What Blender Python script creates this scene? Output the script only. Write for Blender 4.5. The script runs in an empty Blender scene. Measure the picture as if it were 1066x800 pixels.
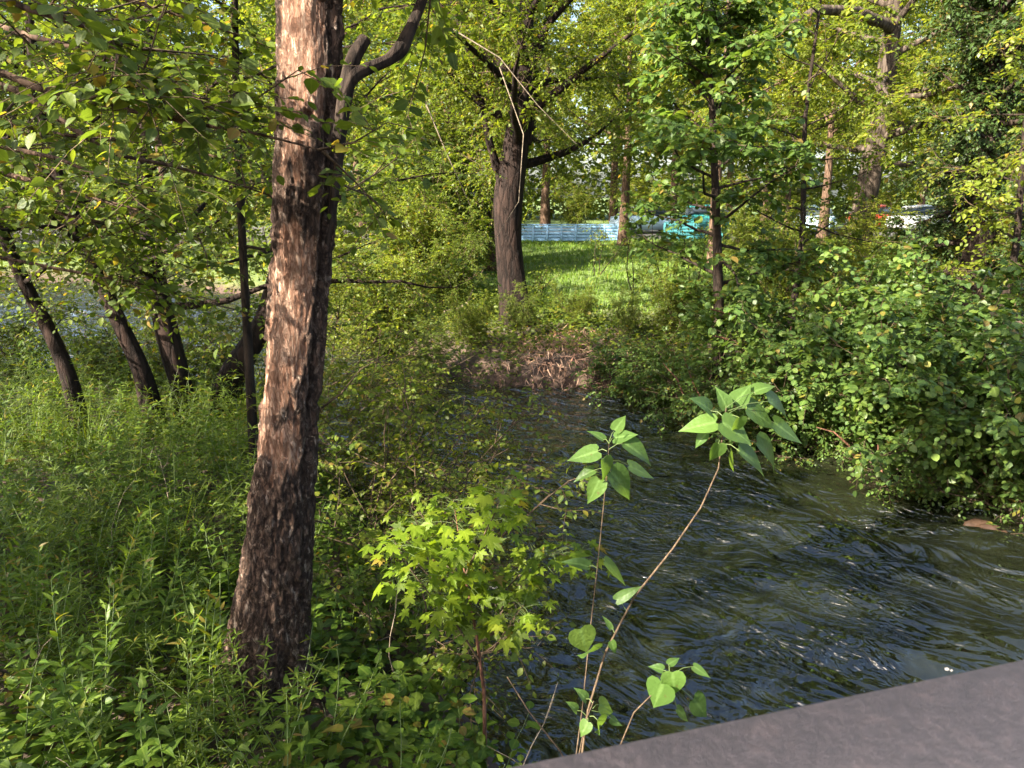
import bpy, math, random
import numpy as np
from mathutils import Vector, Matrix
R = math.radians
scene = bpy.context.scene
COL = scene.collection

# ------------------------------------------------------------------ camera, sky, sun, exposure
CAM_H = 3.6
PITCH = R(14.5)
FPX = 770.0
cam_d = bpy.data.cameras.new('camera')
cam = bpy.data.objects.new('camera', cam_d)
COL.objects.link(cam)
cam.location = (0, 0, CAM_H)
cam.rotation_euler = (R(90) - PITCH, 0, 0)
cam_d.sensor_width = 36.0
cam_d.lens = 26.0
cam_d.clip_start = 0.05
cam_d.clip_end = 800
cam_d.dof.use_dof = True
cam_d.dof.focus_distance = 4.0
cam_d.dof.aperture_fstop = 10.0
scene.camera = cam

SUN_AZ = R(-124)          # measured from +Y (view direction) clockwise: the sun stands to the left
SUN_EL = R(34)
world = bpy.data.worlds.new('World')
scene.world = world
world.use_nodes = True
wn = world.node_tree
bg = wn.nodes['Background']
sky = wn.nodes.new('ShaderNodeTexSky')
sky.sky_type = 'NISHITA'
sky.sun_disc = False
sky.sun_elevation = SUN_EL
sky.sun_rotation = SUN_AZ
sky.air_density = 1.0
sky.dust_density = 3.0
wn.links.new(sky.outputs[0], bg.inputs[0])
bg.inputs[1].default_value = 0.085
sun_d = bpy.data.lights.new('sun', 'SUN')
sun_d.energy = 5.0
sun_d.angle = R(0.5)
sun_d.color = (1.0, 0.91, 0.76)
sun = bpy.data.objects.new('sun', sun_d)
COL.objects.link(sun)
sdir = Vector((math.sin(SUN_AZ) * math.cos(SUN_EL), math.cos(SUN_AZ) * math.cos(SUN_EL), math.sin(SUN_EL)))
sun.rotation_euler = sdir.to_track_quat('Z', 'Y').to_euler()
sun.location = (-20, 0, 30)

vs = scene.view_settings
vs.view_transform = 'Standard'
vs.look = 'None'
vs.exposure = 2.62
vs.gamma = 1.0
vs.use_curve_mapping = False
cy = scene.cycles
cy.max_bounces = 7
cy.diffuse_bounces = 4
cy.glossy_bounces = 3
cy.transmission_bounces = 4
cy.transparent_max_bounces = 8
cy.sample_clamp_indirect = 6.0
cy.use_denoising = True
cy.caustics_reflective = False
cy.caustics_refractive = False

# ------------------------------------------------------------------ pixel -> place
FWD = np.array([0, math.cos(PITCH), -math.sin(PITCH)])
UP = np.array([0, math.sin(PITCH), math.cos(PITCH)])
RT = np.array([1.0, 0, 0])
CAMP = np.array([0, 0, CAM_H])


def ray(px, py):
    return FWD + RT * ((px - 533) / FPX) + UP * ((400 - py) / FPX)


def atY(px, py, Y):
    d = ray(px, py)
    return CAMP + d * (Y / d[1])


def atZ(px, py, z=0.0):
    d = ray(px, py)
    return CAMP + d * ((z - CAM_H) / d[2])


# ------------------------------------------------------------------ noise
def _h(ix, iy, iz, seed):
    n = (ix * 374761393 + iy * 668265263 + iz * 2147483647 + seed * 974711) & 0xFFFFFFFF
    n = ((n ^ (n >> 13)) * 1274126177) & 0xFFFFFFFF
    n = ((n ^ (n >> 16)) * 2246822519) & 0xFFFFFFFF
    return ((n ^ (n >> 15)) & 0xFFFFFF) / float(0xFFFFFF)


def vnoise(p, seed=0):
    p = np.asarray(p, float)
    i = np.floor(p).astype(np.int64)
    f = p - i
    f = f * f * (3 - 2 * f)
    out = 0
    for dx in (0, 1):
        for dy in (0, 1):
            for dz in (0, 1):
                w = (f[:, 0] if dx else 1 - f[:, 0]) * (f[:, 1] if dy else 1 - f[:, 1]) * (f[:, 2] if dz else 1 - f[:, 2])
                out = out + w * _h(i[:, 0] + dx, i[:, 1] + dy, i[:, 2] + dz, seed)
    return out


def fbm(p, octaves=4, seed=0):
    p = np.asarray(p, float)
    a, s, t = 0.5, 0.0, 0.0
    for k in range(octaves):
        s = s + a * vnoise(p * 2 ** k, seed + k * 17)
        t += a
        a *= 0.5
    return s / t          # 0..1


# ------------------------------------------------------------------ mesh building
class MB:
    def __init__(self):
        self.v, self.f, self.m, self.r, self.n, self.w = [], [], [], [], 0, []

    def add(self, verts, faces, mat=0, rnd=None, vein=None):
        verts = np.asarray(verts, float).reshape(-1, 3)
        faces = np.asarray(faces, np.int64)
        self.v.append(verts)
        self.f.append(faces + self.n)
        self.m.append(np.full(len(faces), mat, np.int32))
        self.r.append(np.full(len(verts), 0.5) if rnd is None else np.asarray(rnd, float))
        self.w.append(np.zeros(len(verts)) if vein is None else np.asarray(vein, float))
        self.n += len(verts)

    def tube(self, pts, rad, sides=6, mat=0, cap=True, rnd=None):
        pts = np.asarray(pts, float)
        rad = np.broadcast_to(np.asarray(rad, float), (len(pts),))
        t = np.gradient(pts, axis=0)
        t /= np.linalg.norm(t, axis=1)[:, None] + 1e-9
        ref = np.array([0.0, 0, 1]) if abs(t[0][2]) < 0.8 else np.array([0.0, 1, 0])
        a = np.cross(t, ref)
        a /= np.linalg.norm(a, axis=1)[:, None] + 1e-9
        b = np.cross(t, a)
        th = np.linspace(0, 2 * math.pi, sides, endpoint=False)
        ring = np.cos(th)[None, :, None] * a[:, None, :] + np.sin(th)[None, :, None] * b[:, None, :]
        V = (pts[:, None, :] + ring * rad[:, None, None]).reshape(-1, 3)
        n = len(pts)
        i = np.arange(n - 1)[:, None] * sides
        j = np.arange(sides)[None, :]
        k = (j + 1) % sides
        F = np.stack([i + j, i + k, i + sides + k, i + sides + j], -1).reshape(-1, 4)
        self.add(V, F, mat, None if rnd is None else np.full(len(V), rnd))
        if cap:
            for e, s in ((0, 0), (n - 1, (n - 1) * sides)):
                Vc = np.vstack([V[s:s + sides], pts[e]])
                Fc = [[q, (q + 1) % sides, sides] for q in range(sides)]
                if e == 0:
                    Fc = [c[::-1] for c in Fc]
                self.add(Vc, Fc, mat)

    def tubes(self, P0, P1, P2, r0, r1, mat=0):
        """many thin 3-sided two-segment twigs at once"""
        n = len(P0)
        if n == 0:
            return
        d = P2 - P0
        d = d / (np.linalg.norm(d, axis=1)[:, None] + 1e-9)
        a = np.cross(d, np.array([0.31, 0.2, 0.93]))
        a /= np.linalg.norm(a, axis=1)[:, None] + 1e-9
        b = np.cross(d, a)
        rings = []
        for P, r in ((P0, r0), (P1, (r0 + r1) / 2), (P2, r1)):
            for th in (0, 2.0944, 4.18879):
                rings.append(P + r * (math.cos(th) * a + math.sin(th) * b))
        V = np.stack(rings, 1).reshape(-1, 3)
        base = (np.arange(n) * 9)[:, None, None]
        q = []
        for s in (0, 3):
            for j in range(3):
                k = (j + 1) % 3
                q.append([s + j, s + k, s + 3 + k, s + 3 + j])
        F = (base + np.array(q)[None]).reshape(-1, 4)
        self.add(V, F, mat)

    def leaves(self, tpl, P, A, N, size, rng, mat=0, wid=1.0):
        """bake leaves: base points P, axes A, rough normals N, lengths size"""
        n = len(P)
        if n == 0:
            return
        tv, tf = tpl
        A = A / (np.linalg.norm(A, axis=1)[:, None] + 1e-9)
        N = N - A * np.sum(A * N, 1)[:, None]
        N /= np.linalg.norm(N, axis=1)[:, None] + 1e-9
        X = np.cross(A, N)
        s = np.broadcast_to(np.asarray(size, float), (n,))
        curl = rng.normal(1.0, 0.7, n)
        V = (tv[None, :, 0, None] * X[:, None] * wid + tv[None, :, 1, None] * A[:, None]
             + (tv[None, :, 2] * curl[:, None])[..., None] * N[:, None]) * s[:, None, None] + P[:, None]
        k = len(tv)
        F = (np.arange(n)[:, None, None] * k + tf[None]).reshape(-1, tf.shape[1])
        self.add(V.reshape(-1, 3), F, mat, np.repeat(rng.random(n), k), np.tile((np.abs(tv[:, 0]) < 1e-6).astype(float), n))

    def mesh(self, name, smooth=True):
        me = bpy.data.meshes.new(name)
        V = np.vstack(self.v)
        me.vertices.add(len(V))
        me.vertices.foreach_set('co', V.ravel())
        loops = np.concatenate([f.ravel() for f in self.f])
        tot = np.concatenate([np.full(len(f), f.shape[1]) for f in self.f])
        st = np.concatenate([[0], np.cumsum(tot)[:-1]])
        me.loops.add(len(loops))
        me.loops.foreach_set('vertex_index', loops)
        me.polygons.add(len(tot))
        me.polygons.foreach_set('loop_start', st)
        me.polygons.foreach_set('loop_total', tot)
        me.polygons.foreach_set('material_index', np.concatenate(self.m))
        me.polygons.foreach_set('use_smooth', np.full(len(tot), smooth))
        at = me.attributes.new('rnd', 'FLOAT', 'POINT')
        at.data.foreach_set('value', np.concatenate(self.r))
        at = me.attributes.new('vein', 'FLOAT', 'POINT')
        at.data.foreach_set('value', np.concatenate(self.w))
        me.update(calc_edges=True)
        return me


def obj(name, mb, mats, parent=None, loc=None, smooth=True):
    me = mb.mesh(name, smooth)
    for m in (mats if isinstance(mats, (list, tuple)) else [mats]):
        me.materials.append(m)
    o = bpy.data.objects.new(name, me)
    COL.objects.link(o)
    if parent is not None:
        o.parent = parent
    if loc is not None:
        o.location = loc
    return o


def tag(o, label, cat, group=None, kind=None):
    if label:
        o['label'] = label
    if cat:
        o['category'] = cat
    if group:
        o['group'] = group
    if kind:
        o['kind'] = kind
    return o


def thing(name, label, cat, loc, rz=0.0, group=None):
    o = bpy.data.objects.new(name, None)
    o.empty_display_size = 0.1
    COL.objects.link(o)
    o.location = [float(c) for c in loc]
    o.rotation_euler = (0, 0, rz)
    return tag(o, label, cat, group)


def structure(name, mb, mats, smooth=True):
    o = obj(name, mb, mats, smooth=smooth)
    o['kind'] = 'structure'
    return o


def dup(root, loc, rz=0.0, scale=1.0, label=None, group=None, tilt=(0, 0)):
    r = root.copy()
    COL.objects.link(r)
    r.location = [float(c) for c in loc]
    r.rotation_euler = (tilt[0], tilt[1], rz)
    r.scale = (scale, scale, scale) if not isinstance(scale, tuple) else scale
    if label:
        r['label'] = label
    if group:
        r['group'] = group
    for ch in list(root.children):
        c = ch.copy()
        COL.objects.link(c)
        c.parent = r
        for g in list(ch.children):
            d = g.copy()
            COL.objects.link(d)
            d.parent = c
    return r


# ------------------------------------------------------------------ materials
def new_mat(name):
    m = bpy.data.materials.new(name)
    m.use_nodes = True
    nt = m.node_tree
    return m, nt, nt.nodes['Principled BSDF'], nt.nodes['Material Output']


def node(nt, typ, **kw):
    n = nt.nodes.new(typ)
    for k, v in kw.items():
        setattr(n, k, v)
    return n


def ramp(nt, stops, fac):
    r = node(nt, 'ShaderNodeValToRGB')
    el = r.color_ramp.elements
    while len(el) < len(stops):
        el.new(0.5)
    for e, (p, c) in zip(el, stops):
        e.position = p
        e.color = (*c, 1)
    if fac is not None:
        nt.links.new(fac, r.inputs[0])
    return r


def noise_tex(nt, scale, detail=4, rough=0.55, vec=None, dist=0.0):
    t = node(nt, 'ShaderNodeTexNoise')
    t.inputs['Scale'].default_value = scale
    t.inputs['Detail'].default_value = detail
    t.inputs['Roughness'].default_value = rough
    t.inputs['Distortion'].default_value = dist
    if vec is not None:
        nt.links.new(vec, t.inputs['Vector'])
    return t


def obj_coords(nt, scale=(1, 1, 1), rot=(0, 0, 0)):
    c = node(nt, 'ShaderNodeTexCoord')
    mp = node(nt, 'ShaderNodeMapping')
    mp.inputs['Scale'].default_value = scale
    mp.inputs['Rotation'].default_value = rot
    nt.links.new(c.outputs['Object'], mp.inputs['Vector'])
    return mp.outputs[0]


def leaf_mat(name, c0, c1, c2, trans=0.42, gloss=0.42, tboost=(2.2, 2.0, 0.9)):
    """three leaf greens picked per leaf, thin-leaf translucency and a waxy sheen"""
    m, nt, p, out = new_mat(name)
    at = node(nt, 'ShaderNodeAttribute', attribute_name='rnd')
    cr = ramp(nt, [(0.0, c0), (0.5, c1), (0.955, c2), (0.965, (c2[0] * 1.5, c2[1] * 1.05, c2[2])), (1.0, (0.17, 0.11, 0.03))], at.outputs['Fac'])
    nz = noise_tex(nt, 1.3, 2, 0.5, obj_coords(nt))
    hs = node(nt, 'ShaderNodeHueSaturation')
    mr = node(nt, 'ShaderNodeMapRange')
    mr.inputs[1].default_value, mr.inputs[2].default_value = 0.3, 0.7
    mr.inputs[3].default_value, mr.inputs[4].default_value = 0.7, 1.3
    nt.links.new(nz.outputs[0], mr.inputs[0])
    nt.links.new(mr.outputs[0], hs.inputs['Value'])
    nt.links.new(cr.outputs[0], hs.inputs['Color'])
    av = node(nt, 'ShaderNodeAttribute', attribute_name='vein')
    rv = ramp(nt, [(0.80, (0, 0, 0)), (0.95, (0.55, 0.55, 0.55))], av.outputs['Fac'])
    mv = node(nt, 'ShaderNodeMix', data_type='RGBA')
    nt.links.new(rv.outputs[0], mv.inputs[0])
    nt.links.new(hs.outputs[0], mv.inputs[6])
    mv.inputs[7].default_value = (c2[0] * 1.7, c2[1] * 1.6, c2[2] * 2.2, 1)
    nb_ = noise_tex(nt, 60, 3, 0.6, obj_coords(nt))
    bb = node(nt, 'ShaderNodeBump')
    bb.inputs['Strength'].default_value = 0.35
    bb.inputs['Distance'].default_value = 0.01
    nt.links.new(nb_.outputs[0], bb.inputs['Height'])
    nt.links.new(bb.outputs[0], p.inputs['Normal'])
    sp = noise_tex(nt, 38, 3, 0.55, obj_coords(nt))
    rs = ramp(nt, [(0.66, (0, 0, 0)), (0.72, (0.75, 0.75, 0.75))], sp.outputs[0])
    ms2 = node(nt, 'ShaderNodeMix', data_type='RGBA')
    nt.links.new(rs.outputs[0], ms2.inputs[0])
    nt.links.new(mv.outputs[2], ms2.inputs[6])
    ms2.inputs[7].default_value = (0.09, 0.065, 0.025, 1)
    nt.links.new(ms2.outputs[2], p.inputs['Base Color'])
    p.inputs['Roughness'].default_value = gloss
    p.inputs['Specular IOR Level'].default_value = 0.28
    tr = node(nt, 'ShaderNodeBsdfTranslucent')
    mx = node(nt, 'ShaderNodeMix', data_type='RGBA', blend_type='MULTIPLY')
    mx.inputs[0].default_value = 1.0
    nt.links.new(hs.outputs[0], mx.inputs[6])
    mx.inputs[7].default_value = (*tboost, 1)
    nt.links.new(mx.outputs[2], tr.inputs['Color'])
    ms = node(nt, 'ShaderNodeMixShader')
    ms.inputs[0].default_value = trans
    nt.links.new(p.outputs[0], ms.inputs[1])
    nt.links.new(tr.outputs[0], ms.inputs[2])
    nt.links.new(ms.outputs[0], out.inputs['Surface'])
    return m


def bark_mat(name, dark, light, moss=None, scale=6.0, bump=0.6):
    m, nt, p, out = new_mat(name)
    v = obj_coords(nt, (1, 1, 0.22))
    n1 = noise_tex(nt, scale * 2.2, 8, 0.65, v, 0.6)
    n2 = noise_tex(nt, scale * 0.35, 3, 0.5, obj_coords(nt))
    cr = ramp(nt, [(0.32, dark), (0.55, tuple((a + b) / 2 for a, b in zip(dark, light))), (0.72, light)], n1.outputs[0])
    col = cr.outputs[0]
    if moss:
        mx = node(nt, 'ShaderNodeMix', data_type='RGBA')
        rr = ramp(nt, [(0.5, (0, 0, 0)), (0.68, (0.7, 0.7, 0.7))], n2.outputs[0])
        nt.links.new(rr.outputs[0], mx.inputs[0])
        nt.links.new(col, mx.inputs[6])
        mx.inputs[7].default_value = (*moss, 1)
        col = mx.outputs[2]
    nt.links.new(col, p.inputs['Base Color'])
    p.inputs['Roughness'].default_value = 0.88
    p.inputs['Specular IOR Level'].default_value = 0.2
    vo_ = node(nt, 'ShaderNodeTexVoronoi', feature='DISTANCE_TO_EDGE')
    vo_.inputs['Scale'].default_value = scale * 2.0
    wv = node(nt, 'ShaderNodeVectorMath', operation='MULTIPLY_ADD')
    nt.links.new(n1.outputs['Color'], wv.inputs[0])
    wv.inputs[1].default_value = (0.12, 0.12, 0.12)
    nt.links.new(v, wv.inputs[2])
    nt.links.new(wv.outputs[0], vo_.inputs['Vector'])
    ck = ramp(nt, [(0.0, (0.25, 0.22, 0.2)), (0.16, (1, 1, 1))], vo_.outputs['Distance'])
    mk = node(nt, 'ShaderNodeMix', data_type='RGBA', blend_type='MULTIPLY')
    mk.inputs[0].default_value = 0.85
    nt.links.new(col, mk.inputs[6])
    nt.links.new(ck.outputs[0], mk.inputs[7])
    nt.links.new(mk.outputs[2], p.inputs['Base Color'])
    hh = node(nt, 'ShaderNodeMath', operation='MULTIPLY_ADD')
    nt.links.new(ck.outputs[0], hh.inputs[0])
    hh.inputs[1].default_value = 0.7
    nt.links.new(n1.outputs[0], hh.inputs[2])
    b = node(nt, 'ShaderNodeBump')
    b.inputs['Strength'].default_value = bump
    b.inputs['Distance'].default_value = 0.03
    nt.links.new(hh.outputs[0], b.inputs['Height'])
    nt.links.new(b.outputs[0], p.inputs['Normal'])
    return m


def plain_mat(name, col, rough=0.5, metal=0.0, var=0.0, scale=8, bump=0.0):
    m, nt, p, out = new_mat(name)
    p.inputs['Base Color'].default_value = (*col, 1)
    p.inputs['Roughness'].default_value = rough
    p.inputs['Metallic'].default_value = metal
    if var or bump:
        n = noise_tex(nt, scale, 6, 0.6, obj_coords(nt))
        cr = ramp(nt, [(0.3, tuple(c * (1 - var) for c in col)), (0.7, tuple(min(1, c * (1 + var)) for c in col))], n.outputs[0])
        nt.links.new(cr.outputs[0], p.inputs['Base Color'])
        if bump:
            b = node(nt, 'ShaderNodeBump')
            b.inputs['Strength'].default_value = bump
            b.inputs['Distance'].default_value = 0.01
            nt.links.new(n.outputs[0], b.inputs['Height'])
            nt.links.new(b.outputs[0], p.inputs['Normal'])
    return m


M = {}
M['leaf_mid'] = leaf_mat('leaf green', (0.050, 0.080, 0.010), (0.075, 0.110, 0.012), (0.115, 0.140, 0.014), trans=0.5)
M['leaf_alder'] = leaf_mat('alder leaf', (0.045, 0.075, 0.012), (0.066, 0.102, 0.014), (0.10, 0.132, 0.016), trans=0.48, gloss=0.5)
M['leaf_light'] = leaf_mat('light alder leaf', (0.062, 0.10, 0.016), (0.088, 0.132, 0.018), (0.135, 0.17, 0.022), trans=0.52, gloss=0.5)
M['leaf_hazel'] = leaf_mat('bank shrub leaf', (0.045, 0.085, 0.022), (0.060, 0.108, 0.024), (0.10, 0.145, 0.026), trans=0.44, gloss=0.36)
M['leaf_yellow'] = leaf_mat('yellow green leaf', (0.085, 0.125, 0.016), (0.12, 0.155, 0.018), (0.165, 0.19, 0.024), trans=0.55)
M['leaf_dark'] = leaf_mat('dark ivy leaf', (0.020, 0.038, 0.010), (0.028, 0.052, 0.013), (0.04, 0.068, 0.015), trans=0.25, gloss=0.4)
M['leaf_maple'] = leaf_mat('young maple leaf', (0.09, 0.145, 0.010), (0.115, 0.175, 0.012), (0.16, 0.21, 0.014), trans=0.55, gloss=0.45)
M['leaf_heart'] = leaf_mat('heart leaf', (0.052, 0.10, 0.024), (0.068, 0.125, 0.028), (0.095, 0.165, 0.034), trans=0.46, gloss=0.4)
M['leaf_weed'] = leaf_mat('weed leaf', (0.055, 0.105, 0.012), (0.075, 0.13, 0.014), (0.115, 0.165, 0.018), trans=0.46, gloss=0.45)
M['leaf_fine'] = leaf_mat('fine weed leaf', (0.055, 0.095, 0.010), (0.078, 0.122, 0.012), (0.11, 0.15, 0.015), trans=0.46, gloss=0.5)
M['leaf_dry'] = leaf_mat('dry leaf', (0.10, 0.055, 0.02), (0.16, 0.09, 0.035), (0.22, 0.13, 0.05), trans=0.2, gloss=0.6, tboost=(1.3, 1.0, 0.7))
M['grass'] = leaf_mat('lawn grass', (0.075, 0.14, 0.015), (0.10, 0.17, 0.018), (0.13, 0.19, 0.022), trans=0.35, gloss=0.5, tboost=(1.6, 1.6, 0.8))
M['drygrass'] = leaf_mat('dry grass', (0.24, 0.13, 0.08), (0.34, 0.20, 0.13), (0.42, 0.29, 0.19), trans=0.25, gloss=0.6, tboost=(1.2, 1.1, 0.9))
M['bark_dark'] = bark_mat('dark bark', (0.012, 0.008, 0.006), (0.055, 0.037, 0.027), None, 5)
M['bark_brown'] = bark_mat('brown bark', (0.05, 0.03, 0.02), (0.19, 0.12, 0.08), None, 5)
M['bark_grey'] = bark_mat('grey bark', (0.07, 0.055, 0.04), (0.24, 0.19, 0.14), None, 4)
M['bark_pale'] = bark_mat('pale patched bark', (0.03, 0.023, 0.018), (0.14, 0.105, 0.08), None, 3)
M['bark_black'] = bark_mat('blackish ridged bark', (0.008, 0.005, 0.004), (0.042, 0.024, 0.018), None, 4, 0.9)
M['bark_moss'] = bark_mat('mossy bark', (0.03, 0.022, 0.014), (0.10, 0.08, 0.05), (0.06, 0.075, 0.02), 5)
M['twig'] = bark_mat('twig bark', (0.06, 0.04, 0.025), (0.17, 0.12, 0.075), None, 20, 0.2)
M['twig_green'] = plain_mat('green stem', (0.10, 0.14, 0.04), 0.55, 0, 0.25)
M['twig_pale'] = bark_mat('pale dead twig', (0.22, 0.17, 0.12), (0.42, 0.34, 0.25), None, 15, 0.2)
M['root'] = bark_mat('reddish root bark', (0.10, 0.045, 0.03), (0.30, 0.15, 0.09), None, 8, 0.4)


# ------------------------------------------------------------------ leaf shapes  (x width, y length, z normal)
def leaf_tpl(st, fold=0.18, curl=0.16):
    """st: list of (t mid, half width, t side); first and last are the base and the tip"""
    V, mid, lf, rt = [], [], [], []
    for tm, w, ts in st:
        zc = -curl * tm * tm
        mid.append(len(V)); V.append((0, tm, zc))
        if w > 0:
            lf.append(len(V)); V.append((-w, ts, zc + fold * w))
            rt.append(len(V)); V.append((w, ts, zc + fold * w))
        else:
            lf.append(None); rt.append(None)
    F = []
    for i in range(len(st) - 1):
        for side, flip in ((lf, False), (rt, True)):
            a, b = side[i], side[i + 1]
            if a is None and b is None:
                continue
            if a is None:
                t = [[mid[i], mid[i + 1], b]]
            elif b is None:
                t = [[mid[i], mid[i + 1], a]]
            else:
                t = [[mid[i], mid[i + 1], b], [mid[i], b, a]]
            for q in t:
                F.append(q[::-1] if flip else q)
    return np.array(V, float), np.array(F, np.int64)


OVATE = leaf_tpl([(0, 0, 0), (0.18, 0.24, 0.2), (0.45, 0.35, 0.48), (0.75, 0.22, 0.78), (1, 0, 1)])
ROUND = leaf_tpl([(0, 0, 0), (0.15, 0.3, 0.12), (0.45, 0.45, 0.45), (0.8, 0.28, 0.8), (1, 0, 1)])
SIMPLE = leaf_tpl([(0, 0, 0), (0.42, 0.34, 0.42), (1, 0, 1)])
LANCE = leaf_tpl([(0, 0, 0), (0.3, 0.10, 0.3), (0.62, 0.085, 0.62), (1, 0, 1)], 0.3, 0.28)
NETTLE = leaf_tpl([(0, 0, 0), (0.12, 0.2, 0.1), (0.35, 0.24, 0.36), (0.68, 0.12, 0.7), (1, 0, 1)], 0.2, 0.3)
BLADE = leaf_tpl([(0, 0.03, 0), (0.5, 0.022, 0.5), (1, 0, 1)], 0.2, 0.3)
HEART = leaf_tpl([(0, 0, 0), (0.03, 0.16, -0.09), (0.09, 0.33, -0.05), (0.2, 0.41, 0.13), (0.36, 0.40, 0.33),
                  (0.54, 0.31, 0.53), (0.72, 0.19, 0.71), (0.88, 0.075, 0.87), (1, 0, 1)], 0.2, 0.18)


def maple_tpl():
    half = [(180, 0.08), (150, 0.20), (128, 0.46), (118, 0.36), (104, 0.56), (96, 0.38), (84, 0.36), (74, 0.62), (66, 0.60),
            (54, 0.92), (45, 0.60), (38, 0.56), (29, 0.38), (19, 0.62), (14, 0.64), (0, 1.0)]
    pts = [(r * math.sin(R(a)), r * math.cos(R(a))) for a, r in half]
    loop = pts + [(-x, y) for x, y in pts[-2:0:-1]]
    V = [(0, 0, 0)] + [(x, y, -0.22 * (x * x + y * y) + 0.05 * math.sin(5 * x)) for x, y in loop]
    n = len(loop)
    F = [[0, 1 + (i + 1) % n, 1 + i] for i in range(n)]
    V = np.array(V) * 0.6
    V[:, 1] += 0.1
    return V, np.array(F, np.int64)


MAPLE = maple_tpl()


# ------------------------------------------------------------------ growing plants
def unit(a):
    a = np.asarray(a, float)
    return a / (np.linalg.norm(a, axis=-1, keepdims=True) + 1e-9)


def grow(rng, p, d, L, n=6, up=0.0, wig=0.15):
    pts = [np.asarray(p, float)]
    d = unit(d)
    for i in range(n):
        d = unit(d + rng.normal(0, wig, 3) + np.array([0, 0, up]))
        pts.append(pts[-1] + d * L / n)
    return np.array(pts)


def along(pts, t):
    t = np.clip(np.asarray(t, float), 0, 1) * (len(pts) - 1)
    i = np.minimum(t.astype(int), len(pts) - 2)
    f = (t - i)[:, None]
    return pts[i] * (1 - f) + pts[i + 1] * f, unit(pts[i + 1] - pts[i])


def sprays(mb, rng, P, D, L, n_leaf, size, tpl, droop=0.25, twig_r=0.0025, spread=0.9, tilt=0.4, pet=0.15, leaf_slot=0, twig_slot=1, wid=1.0):
    """alternate leaves along each twig (base P, direction D, length L)"""
    T = len(P)
    if T == 0:
        return
    L = np.broadcast_to(np.asarray(L, float), (T,))
    t = np.linspace(0.12, 1.0, n_leaf)
    down = np.array([0, 0, -1.0])
    pos = P[:, None] + D[:, None] * (L[:, None] * t)[..., None] + down * (droop * L[:, None] * t * t)[..., None]
    tan = unit(D[:, None] + down * (2 * droop * t)[None, :, None])
    side = unit(np.cross(tan, np.array([0, 0, 1.0])) + rng.normal(0, 0.15, (T, n_leaf, 3)))
    sg = np.where(np.arange(n_leaf) % 2 == 0, 1.0, -1.0) * np.where(rng.random((T, 1)) < .5, 1, -1)
    k = np.full(n_leaf, spread)
    k[-1] = 0.1
    A = unit(tan * (1 - 0.5 * k)[None, :, None] + side * (sg * k)[..., None] + down * 0.15 + rng.normal(0, 0.2, (T, n_leaf, 3)))
    N = np.array([0, 0, 1.0]) + rng.normal(0, tilt, (T, n_leaf, 3))
    s = size * rng.uniform(0.6, 1.15, (T, n_leaf)) * (1 - 0.25 * t)[None] * rng.uniform(0.6, 1.2, (T, 1))
    B = pos + A * (s * pet)[..., None]
    mb.leaves(tpl, B.reshape(-1, 3), A.reshape(-1, 3), N.reshape(-1, 3), s.ravel(), rng, leaf_slot, wid)
    if twig_r > 0:
        mid = P + D * (L * .5)[:, None] + down * (droop * L * .25)[:, None]
        end = P + D * L[:, None] + down * (droop * L)[:, None]
        mb.tubes(P, mid, end, twig_r, twig_r * 0.4, twig_slot)


def foliage(mb, rng, limbs, n_sub, sub_len, n_tw, tw_len, n_leaf, size, tpl, up=0.05, flat=0.6, droop=0.25, t0=0.25, twig_r=0.003, tilt=0.4, wid=1.0, sub_r=0.008):
    """side branches, twigs and leaves on every limb"""
    TP, TD, TL = [], [], []
    S0, S1, S2 = [], [], []
    for lp in limbs:
        t = rng.uniform(t0, 1.0, n_sub)
        t[0] = 0.99
        P, D = along(lp, t)
        for p, d, tt in zip(P, D, t):
            r = rng.normal(0, 1, 3)
            r[2] *= (1 - flat)
            dd = unit(d * (0.55 if tt < 0.98 else 2.0) + unit(r) * 0.9)
            sl = sub_len * rng.uniform(0.5, 1.1) * (1.15 - 0.5 * tt)
            sp = grow(rng, p, dd, sl, 4, up, 0.18)
            S0.append(sp[0]); S1.append(sp[2]); S2.append(sp[4])
            q = rng.uniform(0.15, 1.0, n_tw)
            q[0] = 1.0
            Q, QD = along(sp, q)
            r = rng.normal(0, 1, (n_tw, 3))
            r[:, 2] *= (1 - flat)
            TP.append(Q)
            TD.append(unit(QD * 0.5 + unit(r)))
            TL.append(tw_len * rng.uniform(0.5, 1.15, n_tw))
    mb.tubes(np.array(S0), np.array(S1), np.array(S2), sub_r, sub_r * 0.3, 1)
    sprays(mb, rng, np.vstack(TP), np.vstack(TD), np.concatenate(TL), n_leaf, size, tpl, droop, twig_r, tilt=tilt, wid=wid)


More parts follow.
